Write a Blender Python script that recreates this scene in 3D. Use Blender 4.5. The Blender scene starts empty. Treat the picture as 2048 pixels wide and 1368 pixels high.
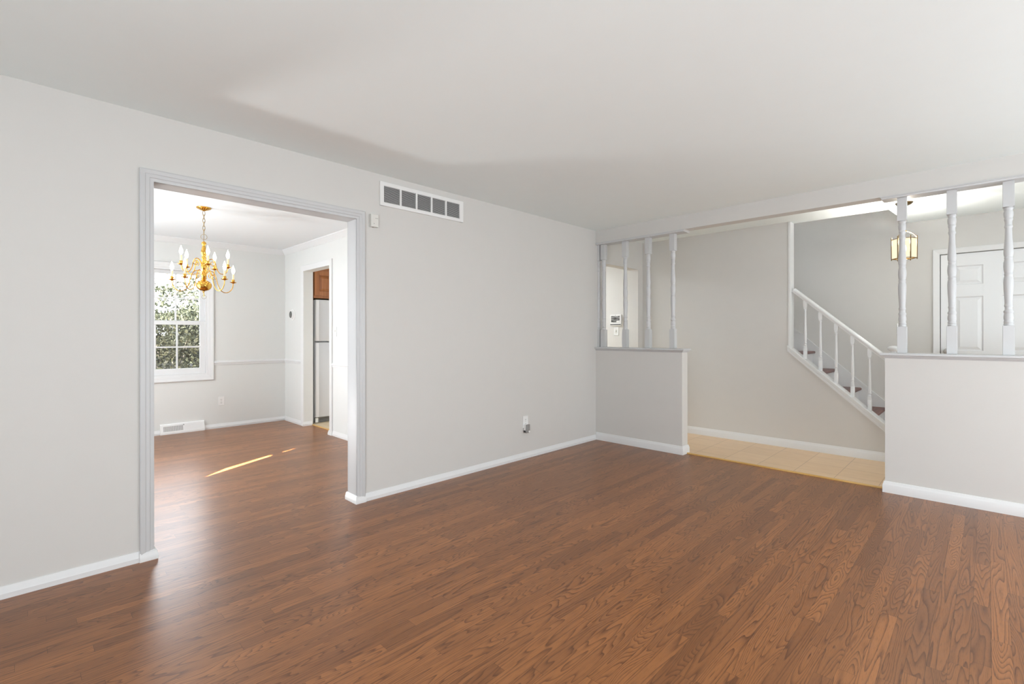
import bpy, bmesh, math, random
from mathutils import Vector, Matrix
random.seed(7)
S = bpy.context.scene
C = S.collection

# ------------------------------------------------------------------ camera
cam_data = bpy.data.cameras.new('camera')
cam = bpy.data.objects.new('camera', cam_data); C.objects.link(cam)
cam_data.sensor_fit = 'HORIZONTAL'; cam_data.sensor_width = 36.0
cam_data.lens = 962.4943 / 2048 * 36.0
cam_data.shift_y = -(684 - 669.42) / 2048
cam_data.clip_start = 0.05; cam_data.clip_end = 200
cam.matrix_world = Matrix.Translation((3.2667, -4.7068, 1.226)) @ Matrix.Rotation(0.7790, 4, 'Z') @ \
    Matrix.Rotation(math.pi / 2, 4, 'X') @ Matrix.Rotation(-0.0011, 4, 'Z')
S.camera = cam

# ------------------------------------------------------------------ world, sun, added lamps, exposure
S.view_settings.view_transform = 'Standard'
S.view_settings.look = 'None'
S.view_settings.gamma = 1.0
S.view_settings.use_curve_mapping = False
S.view_settings.exposure = 0.19
S.cycles.use_denoising = True
S.cycles.max_bounces = 10
S.cycles.diffuse_bounces = 6
S.cycles.glossy_bounces = 4
S.cycles.transparent_max_bounces = 16
S.cycles.caustics_reflective = False
S.cycles.caustics_refractive = False
S.cycles.sample_clamp_indirect = 6.0

world = bpy.data.worlds.new('sky'); S.world = world; world.use_nodes = True
bg = world.node_tree.nodes['Background']
bg.inputs[0].default_value = (0.86, 0.93, 1.0, 1); bg.inputs[1].default_value = 14.0

def lamp(name, kind, loc, power, color=(1, 1, 1), target=None, size=None, size_y=None, rad=None):
    d = bpy.data.lights.new(name, kind); d.energy = power; d.color = color
    if kind == 'AREA':
        d.shape = 'RECTANGLE'; d.size = size; d.size_y = size_y
    if rad is not None and kind == 'POINT': d.shadow_soft_size = rad
    o = bpy.data.objects.new(name, d); C.objects.link(o); o.location = loc
    if target is not None:
        o.rotation_euler = (Vector(target) - Vector(loc)).to_track_quat('-Z', 'Y').to_euler()
    return o

sun = lamp('sun', 'SUN', (3, -8, 6), 130.0, (1.0, 0.93, 0.82))
sun.data.angle = 0.009
sun.rotation_euler = Vector((-0.46 * 0.848, 0.888 * 0.848, -0.53)).to_track_quat('-Z', 'Y').to_euler()
# added fill lamps at closed walls, for assumed windows behind and beside the camera
lamp('side_fill', 'AREA', (5.50, -1.9, 1.10), 90, (0.875, 0.945, 1.0), (0, -1.9, 1.05), 3.6, 1.6)
lamp('rear_fill', 'AREA', (2.9, -6.15, 1.30), 128, (0.875, 0.945, 1.0), (1.4, 0, 2.4), 3.2, 1.5)
lamp('foyer_fill', 'AREA', (5.45, 0.80, 1.10), 14, (0.865, 0.943, 1.0), (0.8, 0.9, 1.05), 0.9, 1.7)  # added fill lamp out of view, brightens the foyer and stair wall
# added lamp for an assumed dining room side window; no window is built
lamp('assumed_dining_light', 'AREA', (-2.3, -5.10, 1.35), 48, (0.88, 0.95, 1.0), (-2.3, 0, 1.35), 1.8, 1.6)
# added lamp for an assumed low source
lamp('assumed_low_light', 'AREA', (-2.5, -5.02, 0.16), 36, (0.96, 0.98, 1.0), (-0.4, -3.6, 2.0), 0.55, 0.25)
# assumed kitchen ceiling lamp, added out of view
lamp('assumed_kitchen_light', 'AREA', (-1.7, 0.1, 2.40), 58, (0.92, 0.965, 1.0), (-1.7, 0.1, 0), 0.9, 0.9)

# ------------------------------------------------------------------ materials
def new_mat(name):
    m = bpy.data.materials.new(name); m.use_nodes = True
    nt = m.node_tree; b = nt.nodes['Principled BSDF']
    return m, nt, b

def plain(name, col, rough=0.5, metal=0.0, spec=0.5, noise=0.0, nscale=40, bump=0.0, bscale=300, emis=None, estr=0, coat=0.0):
    m, nt, b = new_mat(name)
    b.inputs['Base Color'].default_value = (*col, 1)
    b.inputs['Roughness'].default_value = rough
    b.inputs['Metallic'].default_value = metal
    b.inputs['Specular IOR Level'].default_value = spec
    b.inputs['Coat Weight'].default_value = coat
    geo = nt.nodes.new('ShaderNodeNewGeometry')
    if noise > 0:
        n = nt.nodes.new('ShaderNodeTexNoise'); n.inputs['Scale'].default_value = nscale; n.inputs['Detail'].default_value = 3
        nt.links.new(geo.outputs['Position'], n.inputs['Vector'])
        mx = nt.nodes.new('ShaderNodeMix'); mx.data_type = 'RGBA'
        mx.inputs['A'].default_value = (*[c * (1 - noise) for c in col], 1)
        mx.inputs['B'].default_value = (*[min(1, c * (1 + noise)) for c in col], 1)
        nt.links.new(n.outputs['Fac'], mx.inputs['Factor'])
        nt.links.new(mx.outputs['Result'], b.inputs['Base Color'])
    if bump > 0:
        n2 = nt.nodes.new('ShaderNodeTexNoise'); n2.inputs['Scale'].default_value = bscale; n2.inputs['Detail'].default_value = 2
        nt.links.new(geo.outputs['Position'], n2.inputs['Vector'])
        bp = nt.nodes.new('ShaderNodeBump'); bp.inputs['Strength'].default_value = bump; bp.inputs['Distance'].default_value = 0.002
        nt.links.new(n2.outputs['Fac'], bp.inputs['Height']); nt.links.new(bp.outputs['Normal'], b.inputs['Normal'])
    if emis:
        b.inputs['Emission Color'].default_value = (*emis, 1); b.inputs['Emission Strength'].default_value = estr
    return m

M = {}
M['wall'] = plain('greige_wall_paint', (0.630, 0.617, 0.592), 0.62, noise=0.012, nscale=9, bump=0.10, bscale=420)
M['wall_dining'] = plain('pale_wall_paint', (0.712, 0.720, 0.702), 0.62, noise=0.010, nscale=9, bump=0.08, bscale=420)
M['ceiling'] = plain('ceiling_paint', (0.845, 0.905, 0.905), 0.75, noise=0.01, nscale=7, bump=0.08, bscale=300)
M['ceiling_white'] = plain('white_ceiling_paint', (0.775, 0.80, 0.815), 0.75, bump=0.08, bscale=300)
M['casing'] = plain('shaded_trim_paint', (0.56, 0.565, 0.57), 0.36)  # same white paint as the trim, its colour darkened to imitate shade
M['trim'] = plain('white_trim_paint', (0.735, 0.74, 0.74), 0.34, noise=0.01, nscale=30)
M['plastic'] = plain('white_plastic', (0.80, 0.80, 0.79), 0.35)
M['offwhite'] = plain('ivory_plastic', (0.70, 0.69, 0.65), 0.4)
M['dark'] = plain('dark_recess', (0.05, 0.05, 0.05), 0.7)
M['duct'] = plain('duct_shade_plate', (0.11, 0.11, 0.108), 0.6)  # dark colour stands in for the shade of a recess behind the louvres
M['greyface'] = plain('grey_glass_face', (0.10, 0.105, 0.10), 0.25)
M['greyplastic'] = plain('grey_plastic', (0.28, 0.275, 0.265), 0.35)
M['grille'] = plain('grey_grille_metal', (0.74, 0.74, 0.73), 0.45, 0.0)
M['brass'] = plain('polished_brass', (0.72, 0.41, 0.085), 0.15, 1.0, noise=0.08, nscale=25)
M['brass_dark'] = plain('antique_brass', (0.20, 0.14, 0.07), 0.3, 1.0)
M['chain'] = plain('dull_brass_chain', (0.42, 0.33, 0.20), 0.28, 1.0)
M['candle'] = plain('candle_sleeve', (0.85, 0.72, 0.45), 0.5, emis=(1, 0.75, 0.4), estr=0.25)
M['bulb'] = plain('lit_flame_bulb', (1, 0.95, 0.85), 0.3, emis=(1, 0.90, 0.74), estr=14)
M['lbulb'] = plain('lit_lantern_bulb', (1, 0.95, 0.85), 0.3, emis=(1, 0.93, 0.80), estr=25)
M['fridge'] = plain('white_fridge_enamel', (0.62, 0.63, 0.65), 0.30, bump=0.15, bscale=500)
M['fridge_trim'] = plain('white_fridge_trim', (0.82, 0.83, 0.85), 0.25)
M['rubber'] = plain('black_rubber', (0.02, 0.02, 0.02), 0.6)
M['nickel'] = plain('satin_nickel', (0.55, 0.53, 0.50), 0.3, 1.0)
M['bark'] = plain('grey_bark', (0.10, 0.085, 0.07), 0.9, noise=0.4, nscale=15)
M['door'] = plain('white_door_paint', (0.79, 0.80, 0.81), 0.32)

# stained oak strip floor -------------------------------------------------
def nodes_math(nt):
    def mth(op, a, b=None, c=None, clamp=False):
        n = nt.nodes.new('ShaderNodeMath'); n.operation = op; n.use_clamp = clamp
        for i, v in enumerate((a, b, c)):
            if v is None: continue
            if isinstance(v, (int, float)): n.inputs[i].default_value = v
            else: nt.links.new(v, n.inputs[i])
        return n.outputs[0]
    return mth

def oak_floor():
    m, nt, b = new_mat('stained_oak_strip_floor')
    mth = nodes_math(nt); L = nt.links.new
    geo = nt.nodes.new('ShaderNodeNewGeometry')
    sep = nt.nodes.new('ShaderNodeSeparateXYZ'); L(geo.outputs['Position'], sep.inputs[0])
    x, y = sep.outputs[0], sep.outputs[1]
    W = 0.0575
    xs = mth('DIVIDE', x, W); row = mth('FLOOR', xs); fx = mth('FRACT', xs)
    w1 = nt.nodes.new('ShaderNodeTexWhiteNoise'); w1.noise_dimensions = '1D'; L(row, w1.inputs['W'])
    r1 = w1.outputs['Value']
    Ln = mth('MULTIPLY_ADD', r1, 0.75, 0.50)
    ys = mth('DIVIDE', mth('MULTIPLY_ADD', r1, 37.3, y), Ln); col = mth('FLOOR', ys); fy = mth('FRACT', ys)
    cmb = nt.nodes.new('ShaderNodeCombineXYZ'); L(row, cmb.inputs[0]); L(col, cmb.inputs[1])
    w2 = nt.nodes.new('ShaderNodeTexWhiteNoise'); w2.noise_dimensions = '3D'; L(cmb.outputs[0], w2.inputs['Vector'])
    sc = nt.nodes.new('ShaderNodeSeparateColor'); L(w2.outputs['Color'], sc.inputs[0])
    ra, rb, rc = sc.outputs[0], sc.outputs[1], sc.outputs[2]
    # cathedral grain: contour lines of a stretched noise, shifted for every board
    gx = mth('MULTIPLY_ADD', x, 15.0, mth('MULTIPLY', ra, 91.0))
    gy = mth('MULTIPLY_ADD', y, mth('MULTIPLY_ADD', rc, 1.7, 0.55), mth('MULTIPLY', rb, 77.0))
    gv = nt.nodes.new('ShaderNodeCombineXYZ'); L(gx, gv.inputs[0]); L(gy, gv.inputs[1]); L(mth('MULTIPLY', rc, 55), gv.inputs[2])
    n1 = nt.nodes.new('ShaderNodeTexNoise'); n1.inputs['Scale'].default_value = 1.0; n1.inputs['Detail'].default_value = 1.3
    n1.inputs['Roughness'].default_value = 0.35; L(gv.outputs[0], n1.inputs['Vector'])
    freq = mth('MULTIPLY_ADD', rb, 12.0, 14.0)
    ph = mth('MULTIPLY', n1.outputs['Fac'], freq)
    fr = mth('FRACT', ph)
    # saw tooth ring: sharp dark early wood edge fading into late wood
    ring = mth('POWER', fr, 3.2)
    edge = nt.nodes.new('ShaderNodeMapRange'); edge.interpolation_type = 'SMOOTHSTEP'
    edge.inputs['From Min'].default_value = 0.93; edge.inputs['From Max'].default_value = 1.0
    edge.inputs['To Min'].default_value = 1.0; edge.inputs['To Max'].default_value = 0.0
    L(fr, edge.inputs['Value'])
    ring = mth('MULTIPLY', ring, edge.outputs[0])
    # fine pores
    pv = nt.nodes.new('ShaderNodeCombineXYZ')
    L(mth('MULTIPLY_ADD', x, 620.0, mth('MULTIPLY', ra, 300)), pv.inputs[0]); L(mth('MULTIPLY', y, 22.0), pv.inputs[1]); L(rb, pv.inputs[2])
    n2 = nt.nodes.new('ShaderNodeTexNoise'); n2.inputs['Scale'].default_value = 1.0; n2.inputs['Detail'].default_value = 2.0
    L(pv.outputs[0], n2.inputs['Vector'])
    pore = nt.nodes.new('ShaderNodeMapRange'); pore.inputs['From Min'].default_value = 0.50; pore.inputs['From Max'].default_value = 0.75
    L(n2.outputs['Fac'], pore.inputs['Value'])
    # broad tone drift inside a board
    n3 = nt.nodes.new('ShaderNodeTexNoise'); n3.inputs['Scale'].default_value = 0.6; n3.inputs['Detail'].default_value = 2.0
    L(gv.outputs[0], n3.inputs['Vector'])
    dark = mth('ADD', mth('MULTIPLY', ring, 0.85), mth('MULTIPLY', pore.outputs[0], 0.42), clamp=True)
    base = nt.nodes.new('ShaderNodeMix'); base.data_type = 'RGBA'
    base.inputs['A'].default_value = (0.185, 0.069, 0.0225, 1); base.inputs['B'].default_value = (0.365, 0.142, 0.045, 1)
    tone = mth('ADD', mth('MULTIPLY', ra, 0.75), mth('MULTIPLY', n3.outputs['Fac'], 0.35))
    L(tone, base.inputs['Factor'])
    dk = nt.nodes.new('ShaderNodeMix'); dk.data_type = 'RGBA'; dk.blend_type = 'MIX'
    dk.inputs['B'].default_value = (0.060, 0.017, 0.0055, 1)
    L(base.outputs['Result'], dk.inputs['A']); L(mth('MULTIPLY', dark, 0.97), dk.inputs['Factor'])
    # seams between boards
    ex = mth('MINIMUM', fx, mth('SUBTRACT', 1.0, fx)); ex = mth('MULTIPLY', ex, W)
    ey = mth('MINIMUM', fy, mth('SUBTRACT', 1.0, fy)); ey = mth('MULTIPLY', ey, Ln)
    e = mth('MINIMUM', ex, ey)
    seam = nt.nodes.new('ShaderNodeMapRange'); seam.inputs['From Min'].default_value = 0.0; seam.inputs['From Max'].default_value = 0.0011
    seam.inputs['To Min'].default_value = 0.35; seam.inputs['To Max'].default_value = 1.0
    L(e, seam.inputs['Value'])
    fin = nt.nodes.new('ShaderNodeMix'); fin.data_type = 'RGBA'; fin.blend_type = 'MULTIPLY'; fin.inputs['Factor'].default_value = 1.0
    L(dk.outputs['Result'], fin.inputs['A'])
    cc = nt.nodes.new('ShaderNodeCombineColor')
    for i in range(3): L(seam.outputs[0], cc.inputs[i])
    L(cc.outputs[0], fin.inputs['B'])
    L(fin.outputs['Result'], b.inputs['Base Color'])
    b.inputs['Roughness'].default_value = 0.31
    b.inputs['IOR'].default_value = 1.5
    bp = nt.nodes.new('ShaderNodeBump'); bp.inputs['Strength'].default_value = 0.08; bp.inputs['Distance'].default_value = 0.0006
    L(mth('SUBTRACT', seam.outputs[0], mth('MULTIPLY', dark, 0.25)), bp.inputs['Height']); L(bp.outputs['Normal'], b.inputs['Normal'])
    return m
M['oak'] = oak_floor()

def tile_floor(name, size, c1, c2, grout, ox=0.0, oy=0.0):
    m, nt, b = new_mat(name); mth = nodes_math(nt); L = nt.links.new
    geo = nt.nodes.new('ShaderNodeNewGeometry')
    sep = nt.nodes.new('ShaderNodeSeparateXYZ'); L(geo.outputs['Position'], sep.inputs[0])
    xs = mth('DIVIDE', mth('ADD', sep.outputs[0], ox), size); ys = mth('DIVIDE', mth('ADD', sep.outputs[1], oy), size)
    fx, fy = mth('FRACT', xs), mth('FRACT', ys)
    cmb = nt.nodes.new('ShaderNodeCombineXYZ'); L(mth('FLOOR', xs), cmb.inputs[0]); L(mth('FLOOR', ys), cmb.inputs[1])
    wn = nt.nodes.new('ShaderNodeTexWhiteNoise'); L(cmb.outputs[0], wn.inputs['Vector'])
    n = nt.nodes.new('ShaderNodeTexNoise'); n.inputs['Scale'].default_value = 7; n.inputs['Detail'].default_value = 6; n.inputs['Roughness'].default_value = 0.65
    mp = nt.nodes.new('ShaderNodeVectorMath'); mp.operation = 'MULTIPLY'; mp.inputs[1].default_value = (0.8, 2.2, 1)
    L(geo.outputs['Position'], mp.inputs[0]); L(mp.outputs[0], n.inputs['Vector'])
    mx = nt.nodes.new('ShaderNodeMix'); mx.data_type = 'RGBA'
    mx.inputs['A'].default_value = (*c1, 1); mx.inputs['B'].default_value = (*c2, 1)
    L(mth('ADD', mth('MULTIPLY', wn.outputs['Value'], 0.25), mth('MULTIPLY', n.outputs['Fac'], 0.8)), mx.inputs['Factor'])
    e = mth('MINIMUM', mth('MINIMUM', fx, mth('SUBTRACT', 1, fx)), mth('MINIMUM', fy, mth('SUBTRACT', 1, fy)))
    g = mth('LESS_THAN', mth('MULTIPLY', e, size), 0.0022)
    mg = nt.nodes.new('ShaderNodeMix'); mg.data_type = 'RGBA'; mg.inputs['B'].default_value = (*grout, 1)
    L(mx.outputs['Result'], mg.inputs['A']); L(g, mg.inputs['Factor'])
    L(mg.outputs['Result'], b.inputs['Base Color'])
    b.inputs['Roughness'].default_value = 0.32
    return m
M['tile'] = tile_floor('tan_foyer_tile', 0.305, (0.60, 0.40, 0.225), (0.76, 0.56, 0.36), (0.42, 0.27, 0.16), 0.10, 0.06)
M['tile_kitchen'] = tile_floor('beige_kitchen_tile', 0.305, (0.60, 0.47, 0.31), (0.70, 0.57, 0.40), (0.42, 0.32, 0.2))

def wood(name, c1, c2, axis=2, rough=0.35, sc=1.0):
    m, nt, b = new_mat(name); L = nt.links.new
    geo = nt.nodes.new('ShaderNodeNewGeometry')
    mp = nt.nodes.new('ShaderNodeVectorMath'); mp.operation = 'MULTIPLY'
    v = [38.0 * sc] * 3; v[axis] = 2.4 * sc; mp.inputs[1].default_value = v
    L(geo.outputs['Position'], mp.inputs[0])
    n = nt.nodes.new('ShaderNodeTexNoise'); n.inputs['Scale'].default_value = 1; n.inputs['Detail'].default_value = 5; n.inputs['Distortion'].default_value = 0.6
    L(mp.outputs[0], n.inputs['Vector'])
    r = nt.nodes.new('ShaderNodeValToRGB'); r.color_ramp.elements[0].position = 0.32; r.color_ramp.elements[1].position = 0.68
    r.color_ramp.elements[0].color = (*c1, 1); r.color_ramp.elements[1].color = (*c2, 1)
    L(n.outputs['Fac'], r.inputs[0]); L(r.outputs[0], b.inputs['Base Color'])
    b.inputs['Roughness'].default_value = rough
    return m
M['cabinet'] = wood('cherry_cabinet_wood', (0.34, 0.125, 0.042), (0.46, 0.185, 0.068), 2, 0.35, 0.6)
M['tread'] = wood('red_brown_tread_wood', (0.090, 0.026, 0.022), (0.19, 0.068, 0.052), 1)
M['strip'] = wood('golden_oak_strip', (0.52, 0.30, 0.09), (0.66, 0.42, 0.16), 0)

def leaf_mat(name, c1, c2):
    m, nt, b = new_mat(name); L = nt.links.new
    geo = nt.nodes.new('ShaderNodeNewGeometry')
    r = nt.nodes.new('ShaderNodeValToRGB'); r.color_ramp.elements[0].color = (*c1, 1); r.color_ramp.elements[1].color = (*c2, 1)
    L(geo.outputs['Random Per Island'], r.inputs[0]); L(r.outputs[0], b.inputs['Base Color'])
    b.inputs['Roughness'].default_value = 0.6; b.inputs['Specular IOR Level'].default_value = 0.12
    tr = nt.nodes.new('ShaderNodeBsdfTranslucent'); L(r.outputs[0], tr.inputs['Color'])
    mx = nt.nodes.new('ShaderNodeMixShader'); mx.inputs[0].default_value = 0.3
    L(b.outputs[0], mx.inputs[1]); L(tr.outputs[0], mx.inputs[2])
    L(mx.outputs[0], nt.nodes['Material Output'].inputs['Surface'])
    return m
M['leaf_dark'] = leaf_mat('dark_green_leaves', (0.007, 0.008, 0.004), (0.030, 0.030, 0.016))
M['leaf_mid'] = leaf_mat('grey_green_leaves', (0.010, 0.013, 0.008), (0.050, 0.055, 0.036))
M['leaf_ground'] = plain('leaf_litter_ground', (0.028, 0.024, 0.015), 0.9, noise=0.65, nscale=9)

def glass_mat():
    m, nt, b = new_mat('window_glass'); L = nt.links.new
    t = nt.nodes.new('ShaderNodeBsdfTransparent'); g = nt.nodes.new('ShaderNodeBsdfGlossy'); g.inputs['Roughness'].default_value = 0.02
    f = nt.nodes.new('ShaderNodeFresnel'); f.inputs['IOR'].default_value = 1.45
    mx = nt.nodes.new('ShaderNodeMixShader'); L(f.outputs[0], mx.inputs[0]); L(t.outputs[0], mx.inputs[1]); L(g.outputs[0], mx.inputs[2])
    L(mx.outputs[0], nt.nodes['Material Output'].inputs['Surface'])
    return m
M['glass'] = glass_mat()

def screen_mat():
    m, nt, b = new_mat('insect_screen'); L = nt.links.new
    t = nt.nodes.new('ShaderNodeBsdfTransparent'); d = nt.nodes.new('ShaderNodeBsdfDiffuse'); d.inputs['Color'].default_value = (0.05, 0.05, 0.045, 1)
    mx = nt.nodes.new('ShaderNodeMixShader'); mx.inputs[0].default_value = 0.30
    L(t.outputs[0], mx.inputs[1]); L(d.outputs[0], mx.inputs[2]); L(mx.outputs[0], nt.nodes['Material Output'].inputs['Surface'])
    return m
M['screen'] = screen_mat()

def shade_mat():
    m, nt, b = new_mat('lit_cream_lantern_glass'); L = nt.links.new
    t = nt.nodes.new('ShaderNodeBsdfTransparent'); t.inputs['Color'].default_value = (1, 0.95, 0.86, 1)
    e = nt.nodes.new('ShaderNodeEmission'); e.inputs['Color'].default_value = (1, 0.87, 0.64, 1); e.inputs['Strength'].default_value = 1.05
    mx = nt.nodes.new('ShaderNodeMixShader'); mx.inputs[0].default_value = 0.72
    L(t.outputs[0], mx.inputs[1]); L(e.outputs[0], mx.inputs[2]); L(mx.outputs[0], nt.nodes['Material Output'].inputs['Surface'])
    return m
M['lshade'] = shade_mat()

def picture_mat():
    m, nt, b = new_mat('grey_landscape_screen'); L = nt.links.new
    geo = nt.nodes.new('ShaderNodeNewGeometry')
    mp = nt.nodes.new('ShaderNodeVectorMath'); mp.operation = 'MULTIPLY'; mp.inputs[1].default_value = (14, 1, 46)
    L(geo.outputs['Position'], mp.inputs[0])
    n = nt.nodes.new('ShaderNodeTexNoise'); n.inputs['Scale'].default_value = 1; n.inputs['Detail'].default_value = 4
    L(mp.outputs[0], n.inputs['Vector'])
    r = nt.nodes.new('ShaderNodeValToRGB')
    r.color_ramp.elements[0].position = 0.38; r.color_ramp.elements[1].position = 0.62
    r.color_ramp.elements[0].color = (0.045, 0.045, 0.045, 1); r.color_ramp.elements[1].color = (0.33, 0.33, 0.33, 1)
    L(n.outputs['Fac'], r.inputs[0]); L(r.outputs[0], b.inputs['Base Color']); b.inputs['Roughness'].default_value = 0.2
    return m
M['picture'] = picture_mat()

# ------------------------------------------------------------------ geometry helpers
class G:
    def __init__(self): self.bm = bmesh.new()
    def quad(self, *pts):
        vs = [self.bm.verts.new(p) for p in pts]; return self.bm.faces.new(vs)
    def box(self, x0, x1, y0, y1, z0, z1, bevel=0.0):
        r = bmesh.ops.create_cube(self.bm, size=1.0)
        for v in r['verts']:
            v.co = Vector(((x0 + x1) / 2 + v.co.x * (x1 - x0), (y0 + y1) / 2 + v.co.y * (y1 - y0), (z0 + z1) / 2 + v.co.z * (z1 - z0)))
        if bevel > 0:
            es = list({e for v in r['verts'] for e in v.link_edges})
            bmesh.ops.bevel(self.bm, geom=es, offset=bevel, segments=2, affect='EDGES', profile=0.5)
        return self
    def prism(self, poly, axis, a, b):
        """poly: 2D points in the two remaining axes (in x,y,z order); extruded along axis from a to b"""
        def p(q, t):
            if axis == 'x': return (t, q[0], q[1])
            if axis == 'y': return (q[0], t, q[1])
            return (q[0], q[1], t)
        A = [self.bm.verts.new(p(q, a)) for q in poly]; B = [self.bm.verts.new(p(q, b)) for q in poly]
        n = len(poly)
        self.bm.faces.new(A); self.bm.faces.new(list(reversed(B)))
        for i in range(n): self.bm.faces.new((A[i], B[i], B[(i + 1) % n], A[(i + 1) % n]))
        return self
    def run(self, prof, p0, p1, u, v, m0=0.0, m1=0.0):
        """moulding: profile points (a,b) laid along u and v, run from p0 to p1, ends mitred by slope m (shift along run per a)"""
        p0, p1, u, v = map(Vector, (p0, p1, u, v)); d = (p1 - p0).normalized()
        A = [self.bm.verts.new(p0 + u * a + v * b + d * (m0 * a)) for a, b in prof]
        B = [self.bm.verts.new(p1 + u * a + v * b + d * (m1 * a)) for a, b in prof]
        n = len(prof)
        self.bm.faces.new(A); self.bm.faces.new(list(reversed(B)))
        for i in range(n): self.bm.faces.new((A[i], B[i], B[(i + 1) % n], A[(i + 1) % n]))
        return self
    def lathe(self, prof, cx, cy, seg=24, caps=True):
        rings = []
        for r, z in prof:
            rings.append([self.bm.verts.new((cx + r * math.cos(2 * math.pi * k / seg), cy + r * math.sin(2 * math.pi * k / seg), z)) for k in range(seg)])
        for a, b in zip(rings, rings[1:]):
            for k in range(seg): self.bm.faces.new((a[k], a[(k + 1) % seg], b[(k + 1) % seg], b[k]))
        if caps: self.bm.faces.new(list(reversed(rings[0]))); self.bm.faces.new(rings[-1])
        return self
    def disc(self, prof, center, axis, seg=32):
        """lathe about an arbitrary axis: prof = (radius, distance along axis)"""
        axis = Vector(axis).normalized(); t = axis.orthogonal().normalized(); s = axis.cross(t); c = Vector(center)
        rings = [[self.bm.verts.new(c + axis * h + (t * math.cos(2 * math.pi * k / seg) + s * math.sin(2 * math.pi * k / seg)) * r) for k in range(seg)] for r, h in prof]
        for a, b in zip(rings, rings[1:]):
            for k in range(seg): self.bm.faces.new((a[k], a[(k + 1) % seg], b[(k + 1) % seg], b[k]))
        self.bm.faces.new(list(reversed(rings[0]))); self.bm.faces.new(rings[-1])
        return self
    def tube(self, pts, rad, seg=8, closed=False):
        pts = [Vector(p) for p in pts]; n = len(pts)
        rs = rad if isinstance(rad, (list, tuple)) else [rad] * n
        rings = []; prev = None
        for i, p in enumerate(pts):
            if closed: d = pts[(i + 1) % n] - pts[i - 1]
            else: d = pts[min(i + 1, n - 1)] - pts[max(i - 1, 0)]
            d.normalize()
            t = d.orthogonal().normalized() if prev is None else (prev - d * prev.dot(d)).normalized()
            prev = t; s = d.cross(t)
            rings.append([self.bm.verts.new(p + (t * math.cos(2 * math.pi * k / seg) + s * math.sin(2 * math.pi * k / seg)) * rs[i]) for k in range(seg)])
        pairs = list(zip(rings, rings[1:]))
        if closed: pairs.append((rings[-1], rings[0]))
        for a, b in pairs:
            for k in range(seg): self.bm.faces.new((a[k], a[(k + 1) % seg], b[(k + 1) % seg], b[k]))
        if not closed: self.bm.faces.new(list(reversed(rings[0]))); self.bm.faces.new(rings[-1])
        return self

def root_loc(p):
    v = Vector((0, 0, 0))
    while p is not None: v += p.location; p = p.parent
    return v

def obj(name, g, mat, parent=None, smooth=0):
    """link g as ONE mesh object; coordinates are given in world space and moved into the parent's frame"""
    bmesh.ops.recalc_face_normals(g.bm, faces=g.bm.faces)
    off = root_loc(parent)
    bmesh.ops.translate(g.bm, verts=g.bm.verts, vec=-off)
    me = bpy.data.meshes.new(name); g.bm.to_mesh(me); g.bm.free()
    me.materials.append(M[mat] if isinstance(mat, str) else mat)
    if smooth:
        for p in me.polygons: p.use_smooth = True
        me.set_sharp_from_angle(angle=math.radians(smooth))
    o = bpy.data.objects.new(name, me); C.objects.link(o)
    if parent is not None: o.parent = parent
    return o

def tag(o, label, cat, group=None):
    o['label'] = label; o['category'] = cat
    if group: o['group'] = group
    return o
def thing(name, label, cat, loc, group=None):
    o = bpy.data.objects.new(name, None); o.empty_display_size = 0.1; C.objects.link(o); o.location = loc
    return tag(o, label, cat, group)
def struct(name, g, mat, label, cat, smooth=0):
    o = obj(name, g, mat, None, smooth); o['kind'] = 'structure'
    return tag(o, label, cat)
def dup(root, loc, label=None):
    r = root.copy(); C.objects.link(r); r.location = loc
    if label: r['label'] = label
    def rec(src, dst):
        for ch in list(src.children):
            c = ch.copy(); C.objects.link(c); c.parent = dst; rec(ch, c)
    rec(root, r)
    return r

H = 2.44
XR, YB = 5.60, -6.25           # right wall and rear wall of the living room (behind the camera)
XD, YD, YDS = -3.945, -2.064, -5.20   # dining: window wall, kitchen-side wall, sunny side wall
WT = 0.125                     # thickness of the inner walls
YS, YS2, YF = 1.08, 1.20, 2.055   # stair wall faces, front door wall
OY0, OY1, OZ = -4.207, -3.011, 2.069   # cased opening to the dining room

# ------------------------------------------------------------------ the setting: floors
g = G(); g.box(XD - 0.02, XR, YB, 0.095, -0.06, 0.0)
struct('floor', g, 'oak', 'stained oak strip floor of the living and dining rooms', 'floor')
g = G(); g.box(-0.02, XR, 0.095, YF + 0.02, -0.06, 0.006)
struct('floor_foyer', g, 'tile', 'tan tile floor of the foyer beyond the half walls', 'floor')
g = G(); g.box(-4.05, -0.02, YD + 0.115, YS + 0.02, -0.06, 0.005)
struct('floor_kitchen', g, 'tile_kitchen', 'beige tile floor of the kitchen seen through its doorway', 'floor')
# threshold strips
prof = [(0, 0), (0.030, 0), (0.030, 0.008), (0.022, 0.012), (0.008, 0.012), (0, 0.006)]
g = G(); g.run(prof, (1.068, 0.075, 0.0), (2.69, 0.075, 0.0), (0, 1, 0), (0, 0, 1))
struct('trim_1', g, 'strip', 'golden wooden threshold strip between the dark floor and the foyer tile', 'threshold')
g = G(); g.run(prof, (-3.27, YD + 0.10, 0.0), (-2.49, YD + 0.10, 0.0), (0, 1, 0), (0, 0, 1))
struct('trim_2', g, 'strip', 'golden wooden threshold strip in the kitchen doorway', 'threshold')

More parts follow.
